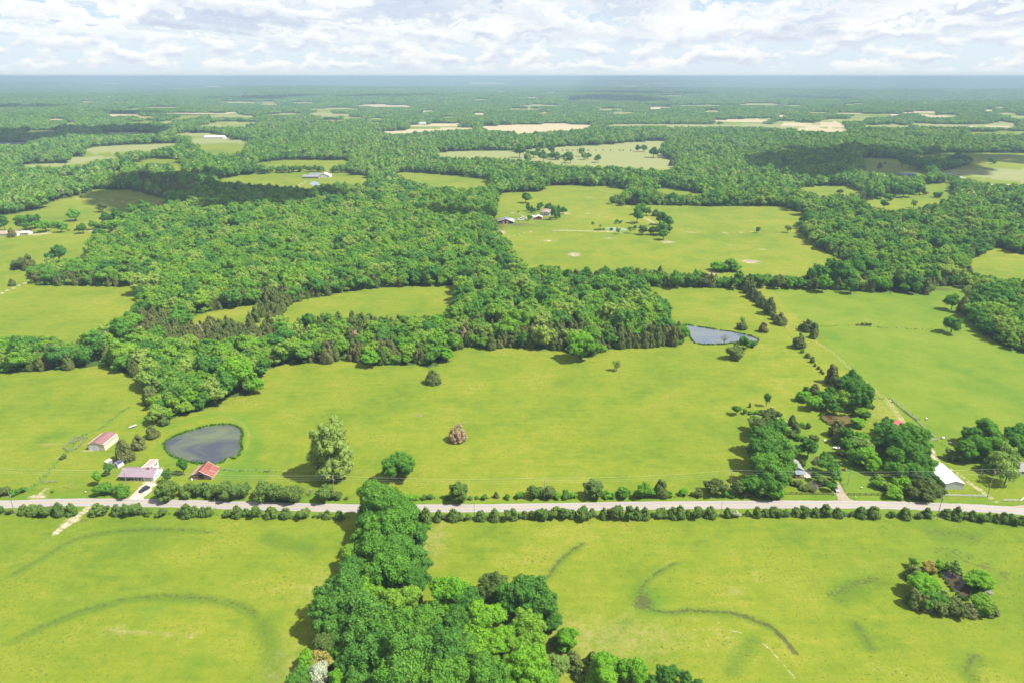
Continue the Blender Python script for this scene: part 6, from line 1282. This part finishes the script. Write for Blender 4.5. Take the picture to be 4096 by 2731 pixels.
# ------------------------------------------------------------------ vehicles and small things
def car(name, loc, rz, paint, label, kind='suv', cat='car', scale=1.0):
    L, W_ = (4.9, 1.9) if kind != 'pickup' else (5.7, 2.0)
    s = thing(name, loc, rz, label, cat); s.scale = (scale,) * 3; h = .5 * W_
    def loft(secs):
        mb = MB(); b0 = None
        for (x, hw, z0, z1, tw) in secs:
            b = len(mb.v); mb.v += [(x, -hw, z0), (x, hw, z0), (x, hw, z0 + (z1 - z0) * .6), (x, tw, z1), (x, -tw, z1), (x, -hw, z0 + (z1 - z0) * .6)]
            if b0 is None: mb.f.append(tuple(b + i for i in range(6))[::-1])
            else:
                for i in range(6): mb.f.append((b0 + i, b0 + (i + 1) % 6, b + (i + 1) % 6, b + i))
            b0 = b
        mb.f.append(tuple(b0 + i for i in range(6))); return mb
    loft([(0, h * .82, .38, .72, h * .7), (.18, h * .95, .30, .92, h * .82), (1.2, h, .28, 1.02, h * .86), (L * .5, h, .28, 1.05, h * .88), (L - .5, h, .28, 1.02, h * .86), (L, h * .9, .36, .86, h * .78)]).build('body', paint, s)
    if kind == 'pickup': c = [(1.5, h * .86, 1.0, 1.06, h * .8), (2.05, h * .86, 1.0, 1.72, h * .7), (3.5, h * .86, 1.0, 1.75, h * .7), (3.75, h * .86, 1.0, 1.08, h * .8)]
    elif kind == 'suv': c = [(1.25, h * .88, 1.0, 1.06, h * .8), (1.95, h * .86, 1.0, 1.66, h * .70), (4.1, h * .86, 1.0, 1.68, h * .70), (4.75, h * .86, 1.0, 1.1, h * .8)]
    else: c = [(1.4, h * .88, .98, 1.02, h * .8), (2.05, h * .84, .98, 1.44, h * .66), (3.5, h * .84, .98, 1.44, h * .66), (4.3, h * .86, .98, 1.04, h * .8)]
    loft(c).build('cabin_glass', GLASS, s); r0, r1 = c[1][0], c[2][0]; z = c[1][3]
    MB().box(r0 + .05, r1 - .05, -h * .66, h * .66, z + .003, z + .06).build('roof', paint, s)
    if kind == 'pickup': MB().box(3.85, L - .12, -h * .7, h * .7, 1.03, 1.055).build('truck_bed', DARK, s)
    for xx in (.95, L - 1.05):
        for sd in (-1, 1):
            wl = MB().bar((xx, sd * (h - .2), .34), (xx, sd * (h + .02), .34), .34, 14).build('wheel', DARK, s); MB().bar((xx, sd * (h + .022), .34), (xx, sd * (h + .04), .34), .19, 10).build('rim', STEEL, wl)
    for sd in (-1, 1): MB().box(-.02, .08, sd * h * .62 - .16, sd * h * .62 + .16, .62, .76).build('headlight', WPAINT, s); MB().box(L - .05, L + .03, sd * h * .7 - .12, sd * h * .7 + .12, .68, .86).build('tail_light', REDM, s)
    return s
BLACKP = simple('black_car_paint', (.012, .014, .020), .18, .05, 1, spec=.8); WHITECAR = simple('white_car_paint', (.72, .74, .78), .25, .03, 1, spec=.7); SILV = simple('silver_car_paint', (.45, .48, .52), .3, .03, 1, spec=.7)
a = G(Z('a0', 1283, 850)); car('parked_car', (a[0], a[1], .06), math.radians(62), BLACKP, 'black car parked on the white gravel drive of the purple-roofed house', 'suv', scale=1.0)
a = G(Z('a3', 642, 848)); car('parked_car', (a[0], a[1], .06), math.radians(98), SILV, 'silver-white car parked at the foot of the brown gravel drive', 'suv', scale=.95)
a = G(Z('c2', 52, 1106)); car('pickup_truck', (a[0], a[1], .02), .1, WHITECAR, 'white pickup parked in the far farmyard', 'pickup', 'pickup', 1.5)
a = G(Z('c2', 78, 1098)); car('pickup_truck', (a[0], a[1] + 4, .02), .05, WHITECAR, 'second white pickup parked just behind the first in the far farmyard', 'pickup', 'pickup', 1.4)
a = G(Z('c2', 325, 1098)); car('parked_car', (a[0], a[1], .02), .2, SILV, 'silver car in front of the hipped farmhouse', 'suv', scale=1.1)
def boat(loc, rz, hull, label, scale=1.0):
    s = thing('boat', loc, rz, label, 'boat'); s.scale = (scale,) * 3; mb = MB(); b0 = None
    for x, w_, zk, zt in ((0, .95, .55, 1.15), (2.0, 1.05, .5, 1.15), (3.6, .95, .5, 1.22), (4.8, .6, .65, 1.32), (5.6, .06, 1.1, 1.42)):
        b = len(mb.v); mb.v += [(x, 0, zk), (x, w_, zk + .32), (x, w_, zt), (x, w_ * .82, zt - .02), (x, w_ * .7, zt - .4 if x < 4 else zt - .05), (x, -w_ * .7, zt - .4 if x < 4 else zt - .05), (x, -w_ * .82, zt - .02), (x, -w_, zt), (x, -w_, zk + .32)]
        if b0 is None: mb.f.append(tuple(b + i for i in range(9))[::-1])
        else:
            for i in range(9): mb.f.append((b0 + i, b0 + (i + 1) % 9, b + (i + 1) % 9, b + i))
        b0 = b
    mb.f.append(tuple(b0 + i for i in range(9))); mb.build('hull', hull, s)
    MB().hexa([(2.6, -.7, 1.1), (2.9, -.7, 1.1), (2.9, .7, 1.1), (2.6, .7, 1.1), (2.4, -.6, 1.65), (2.45, -.6, 1.65), (2.45, .6, 1.65), (2.4, .6, 1.65)]).build('windscreen', GLASS, s)
    for x in (1.0, 1.9): MB().box(x, x + .5, -.6, .6, .85, 1.15).build('seat', WPAINT, s)
    MB().box(-.35, 0, -.2, .2, .6, 1.5).build('outboard_motor', DARK, s)
    t_ = MB().box(-.1, 5.0, -.06, .06, .35, .45).build('trailer_frame', STEEL, s)
    for sd in (-1, 1): MB().bar((1.6, sd * .95, .3), (1.6, sd * 1.12, .3), .3, 12).build('wheel', DARK, s)
    return s
a = G(Z('a3', 683, 452)); boat((a[0], a[1], 0), math.radians(176), WPAINT, 'white motor boat parked on a trailer under the yard trees', .9)
a = G(Z('a3', 700, 512)); boat((a[0], a[1], 0), math.radians(155), simple('maroon_hull', (.25, .055, .045), .4, .1, 1), 'maroon open boat on a trailer below the white boat', .85)
a = G(Z('a3', 690, 640)); s = thing('riding_mower', (a[0], a[1], 0), -.3, 'red riding mower on the lawn below the maroon boat', 'mower')
MB().box(-.9, .1, -.38, .38, .35, .85).build('hood', REDM, s); MB().box(.1, 1.0, -.45, .45, .35, .55).build('deck', REDM, s); MB().box(.35, .85, -.25, .25, .6, 1.05).build('seat', DARK, s); MB().bar((.1, 0, .85), (.25, 0, 1.15), .03, 5).build('steering_column', DARK, s)
for xx, rr in ((-.6, .22), (.7, .32)):
    for sd in (-1, 1): MB().bar((xx, sd * .38, rr), (xx, sd * .55, rr), rr, 12).build('wheel', DARK, s)
def crate(code, px, py, sx, sy, sz, mat, label, cat, name, rz=0):
    g = G(Z(code, px, py)); s = thing(name, (g[0], g[1], ground_z(*g)), rz, label, cat); MB().box(-sx, sx, -sy, sy, 0, sz).build('body', mat, s); MB().box(-sx * 1.06, sx * 1.06, -sy * 1.06, sy * 1.06, sz, sz + .08).build('lid', mat, s)
crate('a3', 525, 374, .62, .4, .55, WPAINT, 'white chest freezer on the lawn below the scrub line', 'freezer', 'chest_freezer')
crate('a3', 392, 636, .45, .35, .6, WPAINT, 'white cooler chest on the grey house lawn', 'cooler', 'cooler'); crate('a3', 670, 588, .4, .3, .5, WPAINT, 'small white box on the grass above the red mower', 'box', 'box'); crate('a3', 1497, 325, .35, .3, .5, WPAINT, 'white bucket-like box beside the silvery board fence', 'box', 'box')
def bale(code, px, py, label, r_=.75, mat=None):
    g = G(Z(code, px, py)); s = thing('hay_bale', (g[0], g[1], 0), rnd.uniform(0, 3), label, 'hay bale', 'white bales in the right field'); MB().bar((-.6, 0, r_), (.6, 0, r_), r_, 16).build('bale', mat or WPAINT, s)
    for q in (-.605, .605): MB().bar((q - .01, 0, r_), (q + .01, 0, r_), r_ * .5, 12).build('end_wrap', GREYSID, s)
bale('a3', 1455, 180, 'white wrapped bale alone in the right field, the uppermost', .55); bale('a3', 1606, 353, 'white wrapped bale in the right field above the wire fence', .55); bale('a3', 1672, 397, 'white wrapped bale in the right field nearest the dark trees', .5)
def mailbox(code, px, py, label, mat=WPAINT):
    g = G(Z(code, px, py)); s = thing('mailbox', (g[0], g[1], 0), rnd.uniform(-.3, .3), label, 'mailbox'); MB().bar((0, 0, 0), (0, 0, 1.05), .05, 6).build('post', WOODP, s); MB().prism([(-.14, 1.05), (.14, 1.05), (.14, 1.2), (.1, 1.29), (0, 1.33), (-.1, 1.29), (-.14, 1.2)], -.28, .28).build('box', mat, s)
mailbox('a3', 802, 905, 'mailbox at the mouth of the brown gravel drive'); mailbox('a0', 790, 858, 'white mailbox left of the white gravel drive'); mailbox('a3', 608, 874, 'white post box at the end of the brown board fence')
g = G(Z('a3', 858, 812)); s = thing('bird_bath', (g[0], g[1], 0), 0, 'pale stone bird bath on the fenced lawn', 'bird bath'); MB().bar((0, 0, 0), (0, 0, .8), .18, 8, .1).build('pedestal', TANROOF, s); MB().bar((0, 0, .8), (0, 0, .92), .12, 12, .4).build('bowl', TANROOF, s)
def rocks(code, px, py, n, spread, label, mat):
    g = G(Z(code, px, py)); mb = MB(); r = random.Random(int(px))
    for _ in range(n):
        x, y, q = r.gauss(0, spread), r.gauss(0, spread * .6), r.uniform(.15, .5); mb.hexa([(x - q, y - q * .8, 0), (x + q, y - q, 0), (x + q * .9, y + q, 0), (x - q, y + q * .7, 0), (x - q * .6, y - q * .5, q * .8), (x + q * .5, y - q * .6, q), (x + q * .6, y + q * .5, q * .7), (x - q * .5, y + q * .6, q * .9)])
    o = mb.build('rock_pile', mat); o.location = (g[0], g[1], ground_z(*g)); tag(o, label, 'rocks', None, 'stuff')
ROCK = simple('field_stone', (.33, .29, .24), .95, .3, 2); rocks('a1', 1495, 140, 14, .9, 'low heap of stones in the big pasture', ROCK); rocks('b3', 860, 686, 26, 2.6, 'brown brush and stone heap on the fence line', simple('brush_heap', (.24, .16, .12), .95, .3, 2)); rocks('c2', 575, 1418, 20, 4, 'pale stones on the bare patch of the far barn field', ROCK); rocks('c2', 2190, 1480, 20, 4, 'pale stones on the right bare patch of the far barn field', ROCK)
rocks('a1', 97, 655, 10, .7, 'dark brush on the fence line left of the poplar', simple('dark_brush', (.10, .08, .05), .95, .3, 2)); rocks('c2', 50, 1150, 40, 8, 'litter of stones in the muddy yard of the far barn', ROCK)
# ------------------------------------------------------------------ clouds overhead that throw the shade on the woods
CLOUDM = simple('cloud_white', (.86, .88, .92), 1.0, .02, .002, spec=0)
def cloud_over(items, alt=1250):
    cv, cf = ICO3; Vs, Fs = [], []; nb = 0; r = np.random.RandomState(4)
    for (c, px, py, rx, ry) in items:
        p = Z(c, px, py); x, y = G(p)
        for _ in range(4): x, y = G(p, ground_z(x, y))
        if math.hypot(x, y) > 11500: continue
        z = alt * r.uniform(.96, 1.08); k = z / SUN_DIR[2]; cx, cy_ = x + SUN_DIR[0] * k, y + SUN_DIR[1] * k
        for i in range(16):
            a_, q = r.uniform(0, 6.28), r.uniform(0, .72) ** .6; s_ = r.uniform(.28, .46); ox, oy = math.cos(a_) * q * rx, math.sin(a_) * q * ry
            n_ = 1 + .10 * np.sin(cv[:, 0] * 6 + i) * np.cos(cv[:, 1] * 7) + r.uniform(-.05, .05, len(cv)); v = cv * n_[:, None] * np.array([rx * s_, ry * s_, min(rx, ry) * s_ * .7]); v[:, 2] = np.maximum(v[:, 2], -min(rx, ry) * .10)
            Vs.append(v + np.array([cx + ox, cy_ + oy, z + min(rx, ry) * .1])); Fs.append(cf + nb); nb += len(v)
    o = link('clouds', np_mesh('clouds', np.concatenate(Vs), np.concatenate(Fs), None, CLOUDM, True)); tag(o, 'white cumulus clouds drifting over the countryside', 'clouds', None, 'stuff')
cloud_over([('c0', 1850, 900, 130, 120), ('c0', 2200, 960, 110, 90), ('c1', 250, 920, 110, 60), ('W', 900, 222, 500, 260), ('W', 1600, 245, 420, 160), ('W', 350, 262, 300, 90), ('c0', 1480, 800, 85, 150), ('c1', 1760, 1105, 80, 36), ('c3', 350, 640, 150, 200), ('c3', 800, 590, 130, 260), ('c3', 1150, 560, 120, 220), ('c3', 1500, 570, 110, 160), ('c3', 2050, 540, 160, 110),
            ('c0', 150, 345, 260, 260), ('c0', 600, 350, 260, 330), ('c2', 1000, 10, 420, 900), ('W', 620, 226, 420, 500), ('W', 2110, 212, 420, 700), ('W', 1430, 214, 900, 700), ('W', 100, 190, 2600, 2600), ('W', 1000, 193, 3600, 2200), ('W', 280, 208, 700, 900), ('W', 1880, 228, 400, 500), ('c0', 100, 75, 330, 500), ('c0', 1250, 870, 50, 60)])
print('highest land', VZ.max(), 'lowest', VZ.min())
# ------------------------------------------------------------------ the hazy air
hm, t, out = newmat('hazy_air'); pv = t.add('ShaderNodeVolumePrincipled'); pv.inputs['Color'].default_value = (.335, .475, .580, 1); pv.inputs['Density'].default_value = HAZE; pv.inputs['Anisotropy'].default_value = 0.0
t.l.new(pv.outputs[0], out.inputs['Volume'])
hz = MB().box(-49000, 49000, -49000, 49000, -160, max(184.0, float(VZ.max()) + 3)).build('haze', hm); hz['kind'] = 'stuff'; hz['label'] = 'thin bluish haze over the whole plain'
